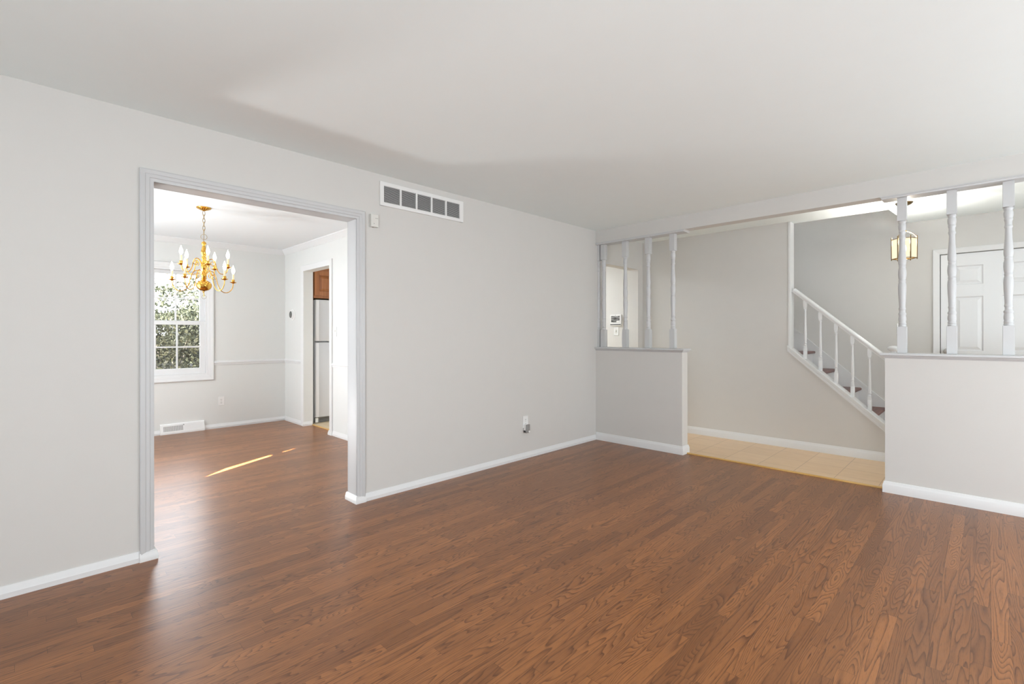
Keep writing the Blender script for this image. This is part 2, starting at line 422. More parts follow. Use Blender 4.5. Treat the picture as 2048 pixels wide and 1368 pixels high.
# ------------------------------------------------------------------ ceilings
g = G(); g.box(-WT, XR, YB, 0.125, H, H + 0.1)
struct('ceiling', g, 'ceiling', 'flat off-white ceiling of the living room', 'ceiling')
g = G(); g.box(XD - 0.1, -WT, YDS - 0.1, YD + 0.12, H, H + 0.1)
struct('ceiling_dining', g, 'ceiling_white', 'white ceiling of the dining room with the brass chandelier', 'ceiling')
g = G(); g.box(-4.1, -WT, YD + 0.12, YS2, H, H + 0.1)
struct('ceiling_kitchen', g, 'ceiling_white', 'white ceiling of the kitchen above the wall cabinet', 'ceiling')
g = G(); g.prism([(-WT, 0.125), (XR, 0.125), (XR, YF + 0.1), (2.655, YF + 0.1), (2.585, 1.215), (-WT, 1.215)], 'z', H, H + 0.1)
struct('ceiling_foyer', g, 'ceiling', 'white ceiling of the foyer with the hanging lantern', 'ceiling')
g = G(); g.box(-WT, 2.8, 1.1, YF + 0.1, 3.4, 3.5); g.box(2.62, 2.72, 1.2, YF + 0.1, H + 0.1, 3.4); g.box(-WT - 0.1, -WT, 1.1, YF + 0.1, H, 3.4); g.box(-WT, 2.72, 1.1, YS2, H + 0.1, 3.4)
struct('wall_stairwell', g, 'wall', 'upper walls of the stairwell above the foyer ceiling', 'wall')

# ------------------------------------------------------------------ walls
g = G()
g.box(-WT, 0, YB, OY0 - 0.012, 0, H); g.box(-WT, 0, OY0 - 0.012, OY1 + 0.012, OZ + 0.012, H); g.box(-WT, 0, OY1 + 0.012, 0.215, 0, H)
g.box(-WT, 0, 0.215, 0.962, 2.08, H); g.box(-WT, 0, 0.962, YS, 0, H)
struct('wall_left', g, 'wall', 'long greige wall with the wide opening to the dining room', 'wall')
g = G(); g.box(-WT, XR + 0.1, YB - 0.1, YB, -0.06, H)
struct('wall_rear', g, 'wall', 'greige rear wall of the living room behind the viewer', 'wall')
g = G(); g.box(XR, XR + 0.1, YB - 0.1, YF + 0.1, -0.06, H)
struct('wall_right', g, 'wall', 'greige right wall of the living room and foyer', 'wall')
# beam over the half walls
g = G(); g.box(0, XR, 0, WT, 2.297, H)
struct('wall_beam', g, 'wall', 'dropped greige beam over the two half walls', 'beam')
g = G(); g.box(0, 1.054, 0, WT, 0, 1.045)
struct('wall_half_left', g, 'wall', 'short greige half wall beside the long left wall', 'half wall')
g = G(); g.box(2.70, XR, 0, WT, 0, 1.045)
struct('wall_half_right', g, 'wall', 'long greige half wall at the right of the foyer entry', 'half wall')
# stair wall: full height at left, cut along the flight at right
g = G(); g.prism([(-1.6, 0), (2.70, 0), (2.70, 0.20), (1.745, 1.06), (1.745, H + 0.02), (-1.6, H + 0.02)], 'y', YS, YS2)
struct('wall_stair', g, 'wall', 'greige stair wall at the back of the foyer, cut along the staircase', 'wall')
g = G()
g.box(-WT, 2.914, YF, YF + 0.1, 0, 3.4); g.box(2.914, 3.70, YF, YF + 0.1, 2.062, 3.4); g.box(3.70, XR, YF, YF + 0.1, 0, 3.4)
struct('wall_front', g, 'wall', 'greige front wall of the foyer around the front door', 'wall')
# dining walls
WY0, WY1, WZ0, WZ1 = -3.905, -3.036, 0.712, 2.06     # window opening
g = G()
g.box(XD - 0.15, XD, YDS - 0.1, WY0, 0, H); g.box(XD - 0.15, XD, WY1, YD + 0.12, 0, H)
g.box(XD - 0.15, XD, WY0, WY1, 0, WZ0); g.box(XD - 0.15, XD, WY0, WY1, WZ1, H)
struct('wall_dining_window', g, 'wall_dining', 'pale dining room wall holding the sash window', 'wall')
KX0, KX1, KZ = -3.272, -2.490, 2.083                  # kitchen doorway
g = G()
g.box(XD, KX0, YD, YD + 0.12, 0, H); g.box(KX0, KX1, YD, YD + 0.12, KZ, H); g.box(KX1, -WT, YD, YD + 0.12, 0, H)
struct('wall_dining_kitchen', g, 'wall_dining', 'pale dining room wall with the doorway to the kitchen', 'wall')
# sunny side wall of the dining room: added unseen slits let the sliver of sun onto the floor
def slit_wall():
    g = G(); y0, y1 = YDS - 0.02, YDS
    def col(pl, pr):
        pass
    # slit 1: thin wedge between z 1.09 and 1.60, slit 2: short wedge 1.69 to 1.80 (both about x = -0.74)
    sl = [(-0.705, -0.705, 1.08), (-0.79, -0.71, 1.27), (-0.775, -0.725, 1.60)]
    s2 = [(-0.755, -0.725, 1.69), (-0.735, -0.72, 1.80)]
    xl, xr = XD, -WT
    lv = [(xl, 0.0), (xl, H)]
    g.prism([(xl, 0), (xr, 0), (xr, 1.08), (-0.705, 1.08), (xl, 1.08)], 'y', y0, y1)
    for a, b in ((sl[0], sl[1]), (sl[1], sl[2]), (s2[0], s2[1])):
        g.prism([(xl, a[2]), (a[0], a[2]), (b[0], b[2]), (xl, b[2])], 'y', y0, y1)
        g.prism([(xr, a[2]), (a[1], a[2]), (b[1], b[2]), (xr, b[2])], 'y', y0, y1)
    g.box(xl, xr, y0, y1, 1.60, 1.69); g.box(xl, xr, y0, y1, 1.80, H)
    return g
struct('wall_dining_side', slit_wall(), 'wall_dining', 'pale sunny side wall of the dining room with added sun slits', 'wall')
g = G(); g.box(-4.10, -4.0, YD + 0.12, YS2, 0, H); g.box(-4.1, -1.6, YS, YS2, 0, H)
struct('wall_kitchen', g, 'wall_dining', 'pale back walls of the kitchen and hall', 'wall')

# ------------------------------------------------------------------ trim
CAS = [(0, 0), (0, 0.009), (0.010, 0.012), (0.017, 0.012), (0.020, 0.0155), (0.036, 0.0165), (0.040, 0.0195), (0.058, 0.021), (0.063, 0.018), (0.063, 0)]
def casing(g, axis, a0, a1, zt, plane, sgn, prof, z0=0.0):
    """three sided casing round an opening a0..a1 (along axis) up to zt, standing out of plane by sgn"""
    def P(a, z): return (plane, a, z) if axis == 'y' else (a, plane, z)
    n = (sgn, 0, 0) if axis == 'y' else (0, sgn, 0)
    e = (0, 1, 0) if axis == 'y' else (1, 0, 0); me = tuple(-q for q in e)
    g.run(prof, P(a0, z0), P(a0, zt), me, n, 0, 1)
    g.run(prof, P(a1, z0), P(a1, zt), e, n, 0, 1)
    g.run(prof, P(a0, zt), P(a1, zt), (0, 0, 1), n, -1, 1)
g = G()
casing(g, 'y', OY0, OY1, OZ, 0.0, 1, CAS); casing(g, 'y', OY0, OY1, OZ, -WT, -1, CAS)
g.box(-WT - 0.002, 0.004, OY0 - 0.014, OY0, 0, OZ); g.box(-WT - 0.002, 0.004, OY1, OY1 + 0.014, 0, OZ); g.box(-WT - 0.002, 0.004, OY0 - 0.014, OY1 + 0.014, OZ, OZ + 0.014)
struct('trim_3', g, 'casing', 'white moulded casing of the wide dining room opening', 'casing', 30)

BSA = [(0, 0), (0.0165, 0), (0.0165, 0.024), (0.013, 0.030), (0.010, 0.045), (0.006, 0.052), (0.005, 0.057), (0, 0.057)]
BSB = [(0, 0), (0.015, 0), (0.015, 0.060), (0.013, 0.065), (0.010, 0.070), (0.009, 0.080), (0.006, 0.086), (0, 0.086)]
BSC = [(0, 0), (0.024, 0), (0.024, 0.024), (0.020, 0.030), (0.017, 0.045), (0.013, 0.052), (0.012, 0.057), (0, 0.057)]
g = G()
g.run(BSA, (0, YB, 0), (0, OY0 - 0.063, 0), (1, 0, 0), (0, 0, 1))
g.run(BSA, (0, OY1 + 0.063, 0), (0, 0, 0), (1, 0, 0), (0, 0, 1), 0, -1)
# short returns that wrap the casing feet
BSW = [(0, 0), (0.0255, 0), (0.0255, 0.024), (0.0225, 0.030), (0.020, 0.045), (0.010, 0.052), (0, 0.052)]
for y0, y1, s in ((OY0 - 0.066, OY0, 1), (OY1, OY1 + 0.066, -1)):
    if s > 0: g.run(BSW, (0, y0, 0), (0, y1, 0), (1, 0, 0), (0, 0, 1), 0, 0.6)
    else: g.run(BSW, (0, y0, 0), (0, y1, 0), (1, 0, 0), (0, 0, 1), -0.6, 0)
W2 = [(0, 0), (0.0155, 0), (0.0155, 0.024), (0.013, 0.030), (0.009, 0.048), (0, 0.055)]
g.run(W2, (-WT - 0.022, OY0, 0), (0.010, OY0, 0), (0, 1, 0), (0, 0, 1), 0, 1)
g.run(W2, (-WT - 0.022, OY1, 0), (0.010, OY1, 0), (0, -1, 0), (0, 0, 1), 0, 1)
struct('baseboard_left', g, 'trim', 'low white baseboard along the long left wall, wrapping the opening', 'baseboard', 30)
g = G()
g.run(BSB, (0, 0, 0), (1.054, 0, 0), (0, -1, 0), (0, 0, 1), 1, 1)
g.run(BSB, (1.054, 0, 0), (1.054, WT, 0), (1, 0, 0), (0, 0, 1), -1, 1)
struct('baseboard_half_left', g, 'trim', 'white baseboard round the foot of the left half wall', 'baseboard', 30)
g = G()
g.run(BSB, (2.70, 0, 0), (XR, 0, 0), (0, -1, 0), (0, 0, 1), -1, 0)
g.run(BSB, (2.70, 0, 0), (2.70, WT, 0), (-1, 0, 0), (0, 0, 1), -1, 1)
struct('baseboard_half_right', g, 'trim', 'white baseboard along the foot of the right half wall', 'baseboard', 30)
g = G(); g.run(BSB, (0, YS, 0), (2.70, YS, 0), (0, -1, 0), (0, 0, 1)); g.run(BSB, (0, 0.962, 0), (0, YS, 0), (1, 0, 0), (0, 0, 1)); 
for v in g.bm.verts: v.co.z += 0.006
struct('baseboard_stair', g, 'trim', 'white baseboard along the stair wall behind the foyer tile', 'baseboard', 30)
g = G()
g.run(BSA, (XD, YDS, 0), (XD, YD, 0), (1, 0, 0), (0, 0, 1), 0, -1)
g.run(BSA, (XD, YD, 0), (KX0 - 0.002, YD, 0), (0, -1, 0), (0, 0, 1), 1, 0)
g.run(BSA, (KX1 + 0.01, YD, 0), (-WT, YD, 0), (0, -1, 0), (0, 0, 1), 0, 0)
g.run(BSA, (KX0, YD - 0.012, 0), (KX0, YD + 0.10, 0), (1, 0, 0), (0, 0, 1), -1, 0)
g.run(BSC, (KX1 - 0.004, YD, 0), (KX1 + 0.085, YD, 0), (0, -1, 0), (0, 0, 1), -0.6, 0)
struct('baseboard_dining', g, 'trim', 'low white baseboard round the dining room', 'baseboard', 30)

# half wall caps
CAP = [(0, 0), (0.003, 0.006), (0.012, 0.014), (0.014, 0.017), (0.014, 0.020), (0.026, 0.022), (0.029, 0.026), (0.029, 0.036), (0.026, 0.041), (0, 0.041)]
def cap_rail(x0, x1, left_end, right_end):
    g = G(); zb = 1.040
    g.run(CAP, (x0, 0, zb), (x1, 0, zb), (0, -1, 0), (0, 0, 1), -1 if left_end else 0, 1 if right_end else 0)
    g.run(CAP, (x0, WT, zb), (x1, WT, zb), (0, 1, 0), (0, 0, 1), -1 if left_end else 0, 1 if right_end else 0)
    if right_end: g.run(CAP, (x1, 0, zb), (x1, WT, zb), (1, 0, 0), (0, 0, 1), -1, 1)
    if left_end: g.run(CAP, (x0, 0, zb), (x0, WT, zb), (-1, 0, 0), (0, 0, 1), -1, 1)
    g.box(x0, x1, 0, WT, 1.0451, 1.0809)
    return g
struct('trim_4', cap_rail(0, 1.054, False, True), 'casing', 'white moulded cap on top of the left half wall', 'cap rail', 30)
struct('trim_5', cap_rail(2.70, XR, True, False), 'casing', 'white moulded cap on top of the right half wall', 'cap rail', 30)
# planks under the beam that hold the spindles
PLK = [(0, 0), (0.010, 0), (0.013, 0.006), (0.013, 0.011), (0.018, 0.014), (0.018, 0.021), (0, 0.021)]
def plank(x0, x1, le, re):
    g = G(); zb = 2.2762
    for y, n, in ((0.008, -1), (WT - 0.008, 1)):
        g.run(PLK, (x0, y, zb), (x1, y, zb), (0, n, 0), (0, 0, 1), -1 if le else 0, 1 if re else 0)
    if re: g.run(PLK, (x1, 0.008, zb), (x1, WT - 0.008, zb), (1, 0, 0), (0, 0, 1), -1, 1)
    if le: g.run(PLK, (x0, 0.008, zb), (x0, WT - 0.008, zb), (-1, 0, 0), (0, 0, 1), -1, 1)
    g.box(x0, x1, 0.008, WT - 0.008, zb + 0.0002, zb + 0.0206)
    return g
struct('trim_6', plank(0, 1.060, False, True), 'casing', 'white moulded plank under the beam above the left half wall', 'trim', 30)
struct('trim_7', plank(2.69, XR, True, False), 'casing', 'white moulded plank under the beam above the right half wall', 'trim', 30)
# end of the stair wall
g = G(); g.box(1.742, 1.764, YS - 0.008, YS2 + 0.006, 1.075, H - 0.001, 0.002)
struct('trim_8', g, 'trim', 'narrow white vertical board on the end of the stair wall', 'trim')
# dining: crown, chair rail, kitchen door casing
CR = [(0, 0), (0, -0.068), (0.008, -0.068), (0.012, -0.060), (0.022, -0.050), (0.040, -0.034), (0.052, -0.016), (0.060, -0.012), (0.064, -0.004), (0.064, 0)]
g = G()
g.run(CR, (XD, YDS, H), (XD, YD, H), (1, 0, 0), (0, 0, 1), 0, -1)
g.run(CR, (XD, YD, H), (-WT, YD, H), (0, -1, 0), (0, 0, 1), 1, 0)
struct('trim_9', g, 'trim', 'white crown moulding round the dining room ceiling', 'crown moulding', 30)
CH = [(0, 0), (0, 0.056), (0.010, 0.056), (0.014, 0.050), (0.019, 0.042), (0.019, 0.030), (0.012, 0.024), (0.012, 0.012), (0.007, 0.0)]
g = G()
g.run(CH, (XD, WY1 + 0.072, 0.829), (XD, YD, 0.829), (1, 0, 0), (0, 0, 1), 0, -1)
g.run(CH, (XD, YD, 0.829), (KX0 - 0.080, YD, 0.829), (0, -1, 0), (0, 0, 1), 1, 0)
g.run(CH, (KX1 + 0.080, YD, 0.829), (-WT, YD, 0.829), (0, -1, 0), (0, 0, 1))
g.run(CH, (XD, YDS, 0.829), (XD, WY0 - 0.072, 0.829), (1, 0, 0), (0, 0, 1))
struct('trim_10', g, 'trim', 'white chair rail round the dining room', 'chair rail', 30)
FC = [(0, 0), (0, 0.011), (0.014, 0.013), (0.050, 0.017), (0.070, 0.018), (0.074, 0.014), (0.074, 0)]
g = G(); casing(g, 'x', KX0, KX1, KZ, YD, -1, FC)
struct('trim_11', g, 'trim', 'white casing of the kitchen doorway', 'casing', 30)

# ------------------------------------------------------------------ window 1 (dining room sash window)
win = G()
WC = [(0, 0), (0, 0.012), (0.012, 0.016), (0.030, 0.016), (0.036, 0.020), (0.064, 0.022), (0.070, 0.018), (0.070, 0)]
casing(win, 'y', WY0, WY1, WZ1, XD, 1, WC, WZ0)
win.run(WC, (XD, WY0, WZ0), (XD, WY1, WZ0), (0, 0, -1), (1, 0, 0), -1, 1)
# fix lower mitre of the side boards with small blocks
win.run(WC, (XD, WY0, WZ0), (XD, WY0, WZ0 + 0.002), (0, -1, 0), (1, 0, 0), -1, 0)
win.run(WC, (XD, WY1, WZ0), (XD, WY1, WZ0 + 0.002), (0, 1, 0), (1, 0, 0), -1, 0)
# jamb liner
win.box(XD - 0.14, XD + 0.004, WY0, WY0 + 0.022, WZ0, WZ1); win.box(XD - 0.14, XD + 0.004, WY1 - 0.022, WY1, WZ0, WZ1)
win.box(XD - 0.14, XD + 0.004, WY0, WY1, WZ1 - 0.022, WZ1); win.box(XD - 0.14, XD + 0.006, WY0, WY1, WZ0, WZ0 + 0.02)
w1 = struct('window_1', win, 'trim', 'white double-hung sash window with muntins in the dining room', 'window', 30)
def sash(x, ya, yb, za, zb, st, top, bot, zm, ycols):
    g = G()
    g.box(x, x + 0.034, ya, ya + st, za, zb, 0.002); g.box(x, x + 0.034, yb - st, yb, za, zb, 0.002)
    g.box(x + 0.001, x + 0.033, ya + st - 0.003, yb - st + 0.003, zb - top, zb, 0.002); g.box(x + 0.001, x + 0.033, ya + st - 0.003, yb - st + 0.003, za, za + bot, 0.002)
    s = obj('sash', g, 'trim', w1)
    g = G(); g.box(x + 0.008, x + 0.026, ya + st, yb - st, zm - 0.009, zm + 0.009, 0.003)
    for yc in ycols: g.box(x + 0.0075, x + 0.0265, yc - 0.009, yc + 0.009, za + bot, zb - top, 0.003)
    obj('muntin', g, 'trim', s)
    g = G(); g.box(x + 0.015, x + 0.018, ya + st - 0.005, yb - st + 0.005, za + bot - 0.005, zb - top + 0.005)
    obj('pane', g, 'glass', s)
sash(XD - 0.100, WY0 + 0.022, WY1 - 0.022, 1.375, WZ1 - 0.022, 0.050, 0.045, 0.035, 1.690, (-3.366, -3.588))
sash(XD - 0.060, WY0 + 0.022, WY1 - 0.022, WZ0 + 0.02, 1.402, 0.056, 0.046, 0.072, 1.075, (-3.360, -3.585))
g = G(); g.box(XD - 0.128, XD - 0.127, WY0 + 0.03, WY1 - 0.03, WZ0 + 0.02, 1.39)
obj('insect_screen', g, 'screen', w1)

# ------------------------------------------------------------------ front door
def front_door():
    x0, x1, z0, z1, y = 2.920, 3.694, 0.012, 2.056, YF + 0.012
    # door slab with six recessed panels: a grid of stiles and rails plus sunk, raised panels
    g = G()
    xs = [(x0, x0 + 0.106), (x0 + 0.320, x1 - 0.320), (x1 - 0.106, x1)]
    for a, b in xs: g.box(a, b, y, y + 0.04, z0, z1)
    rows = [(0.23, 0.87), (1.055, 1.612), (1.735, 1.930)]
    cols = [(x0 + 0.106, x0 + 0.320), (x1 - 0.320, x1 - 0.106)]
    for c0, c1 in cols:
        zz = z0
        for r0, r1 in rows:
            g.box(c0, c1, y, y + 0.04, zz, r0); zz = r1
        g.box(c0, c1, y, y + 0.04, zz, z1)
    d = struct('door_1', g, 'door', 'white six-panel front door behind the right half wall', 'door')
    for c0, c1 in cols:
        for r0, r1 in rows:
            p = G(); b, dp = 0.030, 0.012
            # bevel down from the frame then raised field
            def ring(i, yy): return [(c0 + i, yy, r0 + i), (c1 - i, yy, r0 + i), (c1 - i, yy, r1 - i), (c0 + i, yy, r1 - i)]
            L = [ring(0, y + 0.001), ring(0.010, y + dp), ring(0.016, y + dp), ring(0.042, y + 0.003)]
            V = [[p.bm.verts.new(q) for q in l] for l in L]
            for A, B in zip(V, V[1:]):
                for k in range(4): p.bm.faces.new((A[k], A[(k + 1) % 4], B[(k + 1) % 4], B[k]))
            p.bm.faces.new(V[-1])
            obj('door_panel', p, 'door', d)
    j = G(); j.box(2.9005, 2.934, y + 0.041, YF + 0.098, 0.007, 2.0615); j.box(3.680, 3.7135, y + 0.041, YF + 0.098, 0.007, 2.0615); j.box(2.9005, 3.7135, y + 0.0415, YF + 0.098, 2.040, 2.07); j.box(2.9005, 3.7135, y + 0.0412, YF + 0.098, 0.0065, 0.020)
    obj('door_stop', j, 'dark', d)['label'] = 'dark seal in the gap round the door'
    k = G(); k.disc([(0.034, 0.0), (0.034, -0.006), (0.012, -0.010), (0.011, -0.035), (0.024, -0.042), (0.029, -0.055), (0.024, -0.068), (0.008, -0.072)], (2.972, y, 1.045), (0, 1, 0), 24)
    obj('door_knob', k, 'nickel', d, 40)['label'] = 'nickel door knob'
front_door()
g = G(); casing(g, 'x', 2.914, 3.70, 2.062, YF, -1, [(0, 0), (0, 0.010), (0.010, 0.014), (0.040, 0.017), (0.052, 0.020), (0.056, 0.016), (0.056, 0)])
struct('trim_12', g, 'trim', 'white casing round the six-panel front door', 'casing', 30)

# ------------------------------------------------------------------ turned spindles
def Z(y): return 2.102 - (y - 175) * 0.000884
TURN = [(0.0215, 175), (0.0245, 182), (0.0248, 188), (0.0235, 194), (0.0208, 198), (0.0215, 204), (0.0240, 212), (0.0250, 224), (0.0246, 240), (0.0225, 254), (0.0200, 262),
        (0.0222, 268), (0.0224, 276), (0.0195, 282), (0.0182, 294), (0.0180, 310), (0.0190, 318), (0.0215, 322), (0.0222, 328), (0.0212, 333), (0.0185, 338), (0.0178, 346),
        (0.0182, 380), (0.0196, 420), (0.0218, 460), (0.0240, 495), (0.0252, 520), (0.0250, 538), (0.0228, 555), (0.0198, 564), (0.0218, 568), (0.0226, 573), (0.0216, 578), (0.0200, 582),
        (0.0225, 594), (0.0250, 612), (0.0260, 635), (0.0250, 660), (0.0222, 680), (0.0198, 690), (0.0220, 695), (0.0228, 700), (0.0218, 706), (0.0200, 710),
        (0.0232, 724), (0.0252, 742), (0.0258, 762), (0.0252, 790), (0.0236, 830), (0.0214, 875), (0.0196, 915), (0.0190, 932), (0.0214, 938), (0.0224, 944), (0.0212, 950), (0.0190, 955),
        (0.0188, 970), (0.0204, 978), (0.0240, 984), (0.0252, 990), (0.0236, 997), (0.0208, 1003), (0.0230, 1012), (0.0248, 1028), (0.0246, 1044), (0.0214, 1058), (0.0222, 1063), (0.0248, 1069), (0.0240, 1075),
        (0.0214, 1080), (0.0245, 1086), (0.0254, 1092), (0.0240, 1098), (0.0225, 1101)]
SPH = 0.0288
def spindle(label, x, y=0.0600):
    t = thing('turned_spindle', label, 'spindle', (x, y, 1.081), 'turned white spindles on the half walls')
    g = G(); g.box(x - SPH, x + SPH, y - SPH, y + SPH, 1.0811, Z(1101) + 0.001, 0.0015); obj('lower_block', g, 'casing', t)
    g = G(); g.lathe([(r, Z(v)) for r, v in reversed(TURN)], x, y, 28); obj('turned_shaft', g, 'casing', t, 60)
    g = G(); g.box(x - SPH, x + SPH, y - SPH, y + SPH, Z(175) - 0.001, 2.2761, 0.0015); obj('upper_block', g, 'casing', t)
    return t
sp = spindle('turned white spindle nearest the left wall, on the left half wall', 0.0735)
for x, lab in ((0.361, 'second turned white spindle from the left wall, on the left half wall'),
               (0.6455, 'third turned white spindle from the left wall, on the left half wall'),
               (0.929, 'turned white spindle nearest the open end of the left half wall'),
               (2.800, 'turned white spindle in front of the lantern, on the right half wall'),
               (3.084, 'turned white spindle in front of the left side of the front door'),
               (3.372, 'turned white spindle in front of the middle of the front door'),
               (3.658, 'turned white spindle on the right half wall, past the right edge of the view')):
    if x < 3.6: dup(sp, (x, 0.060, 1.081), lab)
# half spindle fixed against the wall
t = thing('half_spindle', 'slim half spindle fixed flat against the left wall above the half wall', 'spindle', (0, 0.060, 1.081))
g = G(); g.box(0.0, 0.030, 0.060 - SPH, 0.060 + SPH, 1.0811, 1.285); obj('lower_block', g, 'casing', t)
g = G()
seg = 14; rings = []
for r, v in reversed(TURN):
    rings.append([g.bm.verts.new((0.0005 + r * math.cos(a), 0.060 + r * math.sin(a), Z(v))) for a in [(-math.pi / 2 + math.pi * k / seg) for k in range(seg + 1)]])
for a, b in zip(rings, rings[1:]):
    for k in range(seg): g.bm.faces.new((a[k], a[k + 1], b[k + 1], b[k]))
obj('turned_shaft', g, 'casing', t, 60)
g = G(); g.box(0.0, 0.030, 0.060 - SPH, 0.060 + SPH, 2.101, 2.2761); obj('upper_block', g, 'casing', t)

# ------------------------------------------------------------------ staircase
st = thing('staircase', 'white staircase with red-brown treads and a slanting banister', 'staircase', (2.70, 1.6, 0.006))
def zb(x): return 1.040 - 0.900 * (x - 1.740)
def zt(x): return 1.100 - 0.885 * (x - 1.740)
g = G()
xa, xb = 1.735, 2.700
g.prism([(xa, zb(xa)), (xb, zb(xb)), (xb, zt(xb) - 0.012), (xa, zt(xa) - 0.012)], 'y', YS - 0.014, YS - 0.001)
g.prism([(xa, zb(xa)), (xb, zb(xb)), (xb, zb(xb) + 0.022), (xa, zb(xa) + 0.022)], 'y', YS - 0.019, YS - 0.012)
g.prism([(xa, zt(xa) - 0.016), (xb, zt(xb) - 0.016), (xb, zt(xb)), (xa, zt(xa))], 'y', YS - 0.022, YS2 + 0.010)
g.prism([(xa, zt(xa) - 0.030), (xb, zt(xb) - 0.030), (xb, zt(xb) - 0.014), (xa, zt(xa) - 0.014)], 'y', YS - 0.018, YS - 0.012)
obj('stringer', g, 'trim', st)
g = G()
def sk(x): return 0.483 + 0.0 - 0.917 * (x - 2.453)
g.prism([(0.35, sk(0.35) - 0.40), (2.70, max(0.02, sk(2.70) - 0.40)), (2.86, 0.02), (2.86, 0.115), (2.70, sk(2.70)), (0.35, sk(0.35))], 'y', YF - 0.014, YF - 0.001)
g.prism([(0.35, sk(0.35) - 0.03), (2.70, sk(2.70) - 0.03), (2.70, sk(2.70)), (0.35, sk(0.35))], 'y', YF - 0.020, YF - 0.013)
obj('skirt_board', g, 'trim', st)
run_, rise = 0.230, 0.2045
steps = []
for k in range(10):
    xn = 2.700 - k * run_; zn = 0.205 + k * rise
    g = G()
    n = 10; t0 = 0.030
    prof = [(xn - run_ - 0.02, zn - t0), (xn - 0.012, zn - t0)] + [(xn - 0.012 + 0.015 * math.cos(a), zn - 0.015 + 0.015 * math.sin(a)) for a in [(-math.pi / 2 + math.pi * j / n) for j in range(1, n)]] + [(xn - 0.012, zn), (xn - run_ - 0.02, zn)]
    g.prism(prof, 'y', YS2 + 0.002, YF - 0.016)
    obj('tread', g, 'tread', st, 40)
    g = G(); zl = 0.006 if k == 0 else zn - rise
    g.box(xn - 0.040, xn - 0.024, YS2 + 0.003, YF - 0.017, zl, zn - t0)
    obj('riser', g, 'trim', st)
def zr(x): return 1.700 - 0.8975 * (x - 1.750)      # underside of the handrail
g = G()
xa, xb = 1.764, 2.612; sl = -0.8975; d = Vector((1, 0, sl)).normalized(); up = Vector((-d.z, 0, d.x))
RAIL = [(-0.018, 0), (0.018, 0), (0.019, 0.010), (0.026, 0.018), (0.027, 0.032), (0.022, 0.042), (0.010, 0.0475), (-0.010, 0.0475), (-0.022, 0.042), (-0.027, 0.032), (-0.026, 0.018), (-0.019, 0.010)]
g.run(RAIL, (xa, 1.14, zr(xa)), (xb, 1.14, zr(xb)), (0, 1, 0), tuple(up))
obj('handrail', g, 'trim', st, 40)
def baluster(x):
    zl, zu = zt(x) - 0.004, zr(x) + 0.006
    q = 0.0165
    g = G(); g.box(x - q, x + q, 1.14 - q, 1.14 + q, zl, zl + 0.105, 0.001)
    g.prism([(x - q, zl + 0.1), (x + q, zl + 0.1), (x + 0.010, zl + 0.145), (x - 0.010, zl + 0.145)], 'y', 1.14 - 0.010, 1.14 + 0.010)
    a, b = zl + 0.140, zu - 0.085
    P = [(0.0095, a), (0.0130, a + 0.006), (0.0130, a + 0.011), (0.0085, a + 0.016), (0.0085, a + 0.022), (0.0125, a + 0.028), (0.0125, a + 0.034), (0.0095, a + 0.040), (0.0132, a + 0.075), (0.0128, a + 0.13),
         (0.0108, a + (b - a) * 0.6), (0.0088, b - 0.030), (0.0086, b - 0.020), (0.0120, b - 0.015), (0.0120, b - 0.009), (0.0090, b - 0.004), (0.0110, b)]
    g.lathe(P, x, 1.14, 18)
    g.prism([(x - 0.011, b - 0.001), (x + 0.011, b - 0.001), (x + q, b + 0.025), (x - q, b + 0.025)], 'y', 1.14 - 0.0125, 1.14 + 0.0125)
    g.box(x - q, x + q, 1.14 - q, 1.14 + q, b + 0.024, zu)
    return obj('baluster', g, 'trim', st, 45)
for k in range(5): baluster(1.888 + 0.139 * k)
xn, yn = 2.628, 1.14
g = G(); g.box(xn - 0.040, xn + 0.040, yn - 0.040, yn + 0.040, 0.006, 0.42, 0.002)
g.lathe([(0.030, 0.419), (0.038, 0.43), (0.038, 0.445), (0.028, 0.455), (0.030, 0.47), (0.037, 0.52), (0.036, 0.60), (0.027, 0.76), (0.024, 0.80), (0.034, 0.81), (0.034, 0.825), (0.026, 0.835)], xn, yn, 24)
g.box(xn - 0.037, xn + 0.037, yn - 0.037, yn + 0.037, 0.834, 1.035, 0.002)
nw = obj('newel_post', g, 'trim', st, 45)
g = G(); g.lathe([(0.030, 1.034), (0.030, 1.042), (0.022, 1.050), (0.019, 1.062), (0.034, 1.070), (0.045, 1.080), (0.048, 1.090), (0.044, 1.100), (0.032, 1.109), (0.014, 1.114), (0.003, 1.115)], xn, yn, 28)
obj('newel_cap', g, 'trim', nw, 60)

# ------------------------------------------------------------------ wall fittings
# return air grille
gy0, gy1, gz0, gz1 = -2.822, -2.012, 2.206, 2.388
rt = thing('air_return_grille', 'white five-bay air return grille high on the left wall', 'vent', (0, (gy0 + gy1) / 2, gz0))
iy0, iy1, iz0, iz1 = -2.790, -2.054, 2.234, 2.358
g = G()
FR = [(0, 0), (0, 0.012), (0.004, 0.014), (0.024, 0.014), (0.032, 0.004), (0.032, 0)]
g.box(0.001, 0.013, gy0, iy0, gz0, gz1, 0.002); g.box(0.001, 0.013, iy1, gy1, gz0, gz1, 0.002)
g.box(0.0012, 0.0128, gy0 + 0.003, gy1 - 0.003, gz0, iz0, 0.002); g.box(0.0012, 0.0128, gy0 + 0.003, gy1 - 0.003, iz1, gz1, 0.002)
bars = [iy0 + (iy1 - iy0) * (k + 1) / 5 for k in range(4)]
for yb_ in bars: g.box(0.001, 0.0125, yb_ - 0.0075, yb_ + 0.0075, iz0 - 0.002, iz1 + 0.002, 0.001)
obj('grille_frame', g, 'plastic', rt)
g = G(); g.box(0.0005, 0.0015, iy0 - 0.004, iy1 + 0.004, iz0 - 0.004, iz1 + 0.004); obj('dark_back', g, 'duct', rt)['label'] = 'dark plate standing in for the shade behind the louvres'
